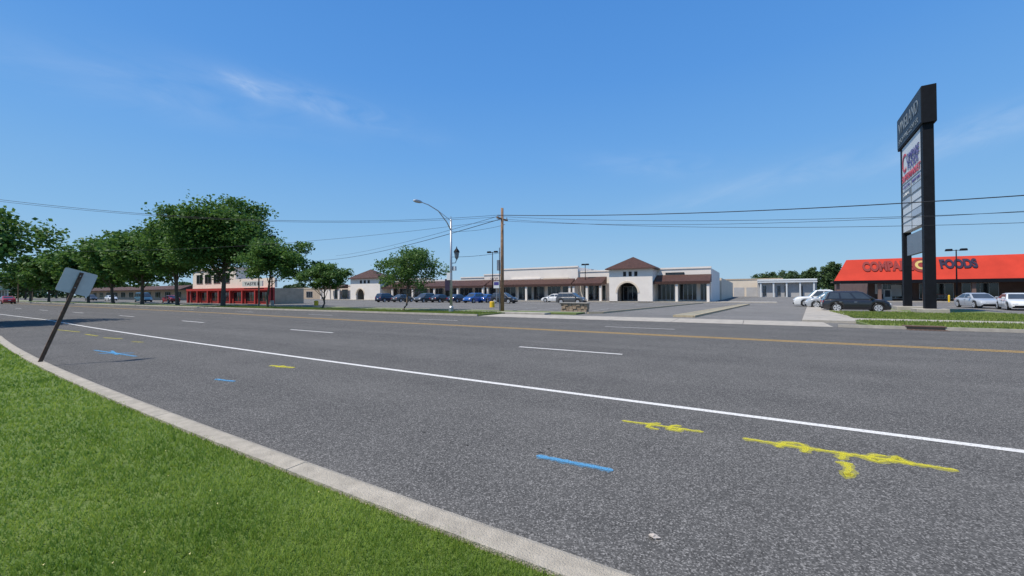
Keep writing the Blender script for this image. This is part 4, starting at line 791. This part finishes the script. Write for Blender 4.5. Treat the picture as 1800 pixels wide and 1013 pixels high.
# ------------------------------------------------------------------ small things
x0, x1 = FX(987, 33.5), FX(1034, 33.5); sp_ = thing('stone_planter', 'low fieldstone planter wall beside the driveway entrance', 'planter', ((x0+x1)/2, 33.5, 0))
bm = bmesh.new(); g2 = random.Random(4)
for row in range(3):
    x = x0+(row % 2)*.1
    while x < x1-.1:
        w = g2.uniform(.22, .42); h = .24; xx = min(x+w, x1)
        box(bm, x+.01, xx-.01, 33.5-g2.uniform(.22, .3), 33.5+.3, row*h+.0, row*h+h-.015); x += w
obj('stone_wall', bm, M['stone'], sp_, True, bevel=.02); obj('coping', BX(x0-.06, x1+.06, 33.15, 33.9, .725, .80), M['concrete'], sp_, True, bevel=.02)
for (px, Y, la) in ((556, 36, 'squat yellow concrete block beside the smallest round tree'), (865, 40, 'squat yellow concrete block left of the utility pole')):
    x = FX(px, Y); t = thing('concrete_block', la, 'concrete block', (x, Y, 0), 0, 'yellow painted blocks'); obj('block', TB([(0, 0, -.02), (0, 0, .6), (0, 0, .68)], [.3, .29, .24], 16), M['yellow'], t); obj('anchor_plate', BX(-.14, .14, -.14, .14, .68, .71), M['galv'], t)
for i, px in enumerate((1490, 1668, 1682, 1700)):
    x = FX(px, 82); t = thing('bollard', ['yellow bollard at the left end of the supermarket', 'yellow bollard in front of the supermarket carts', 'yellow bollard at the foot of the supermarket lot light', 'yellow bollard right of the supermarket lot light'][i], 'bollard', (x, 82, 0), 0, 'yellow bollards before the supermarket'); obj('post', TB([(0, 0, 0), (0, 0, 1.0), (0, 0, 1.08)], [.11, .11, .04], 10), M['yellow'], t); obj('collar', TB([(0, 0, 0), (0, 0, .06)], .17, 10), M['concrete'], t)
for i in range(3):
    x = FX(1640+12*i, YS+2.5); t = thing('shopping_cart', ['left', 'middle', 'right'][i]+' one of three shopping carts under the supermarket canopy', 'cart', (x, YS+2.5, .13), 0, 'shopping carts under the canopy')
    bm = bmesh.new()
    for k in range(7): tube(bm, [(-.25+.083*k, -.4, .5), (-.25+.083*k, -.45, .95)], .012, 4)
    for z in (.5, .65, .8, .95):
        tube(bm, [(-.25, -.42, z), (.25, -.42, z)], .012, 4); tube(bm, [(-.25, .4, z), (-.25, -.42, z)], .012, 4); tube(bm, [(.25, .4, z), (.25, -.42, z)], .012, 4)
    obj('basket', bm, M['galv'], t); obj('handle', TB([(-.28, .45, 1.02), (.28, .45, 1.02)], .02, 6), M['red'], t)
    for (a, b) in ((-.22, -.35), (.22, -.35), (-.22, .35), (.22, .35)): obj('wheel', TB([(a-.02, b, .06), (a+.02, b, .06)], .06, 8), M['tyre'], t)
x = FX(1560, YS+5.6)
t = thing('vending_machine', 'white vending machine by the supermarket entrance', 'vending machine', (x, YS+5.6, .13)); obj('cabinet', BX(-.5, .5, -.4, .4, 0, 1.85), M['panel'], t, bevel=.03); obj('front_panel', BX(-.4, .25, -.42, -.405, .6, 1.7), M['blue_sign'], t)
x = FX(873, 46); t = thing('lot_sign', 'small blue and white sign on a post left of the utility pole', 'sign', (x, 46, 0)); obj('post', TB([(0, 0, 0), (0, 0, 3.3)], .04, 6), M['galv'], t); obj('board', BX(-.45, .45, -.06, -.045, 2.3, 3.2), M['panel'], t)
bm = BX(-.38, .38, -.07, -.062, 2.7, 3.12); obj('blue_field', bm, M['ctext'], t)
YP = 45; x = FX(8, YP); t = thing('filling_station_canopy', 'white and green filling station canopy at far left', 'canopy', (x, YP, 0)); 
zc = FH(8, 507, YP); obj('canopy', BX(-9, 9, -4, 4, zc-.9, zc), M['panel'], t); obj('green_band', BX(-9.03, 9.03, -4.03, 4.03, zc-.75, zc-.3), mat('green_band', (.02, .25, .1)), t)
for a in (-6, 0, 6): obj('column', BX(a-.25, a+.25, -.25, .25, 0, zc-.9), M['panel'], t)
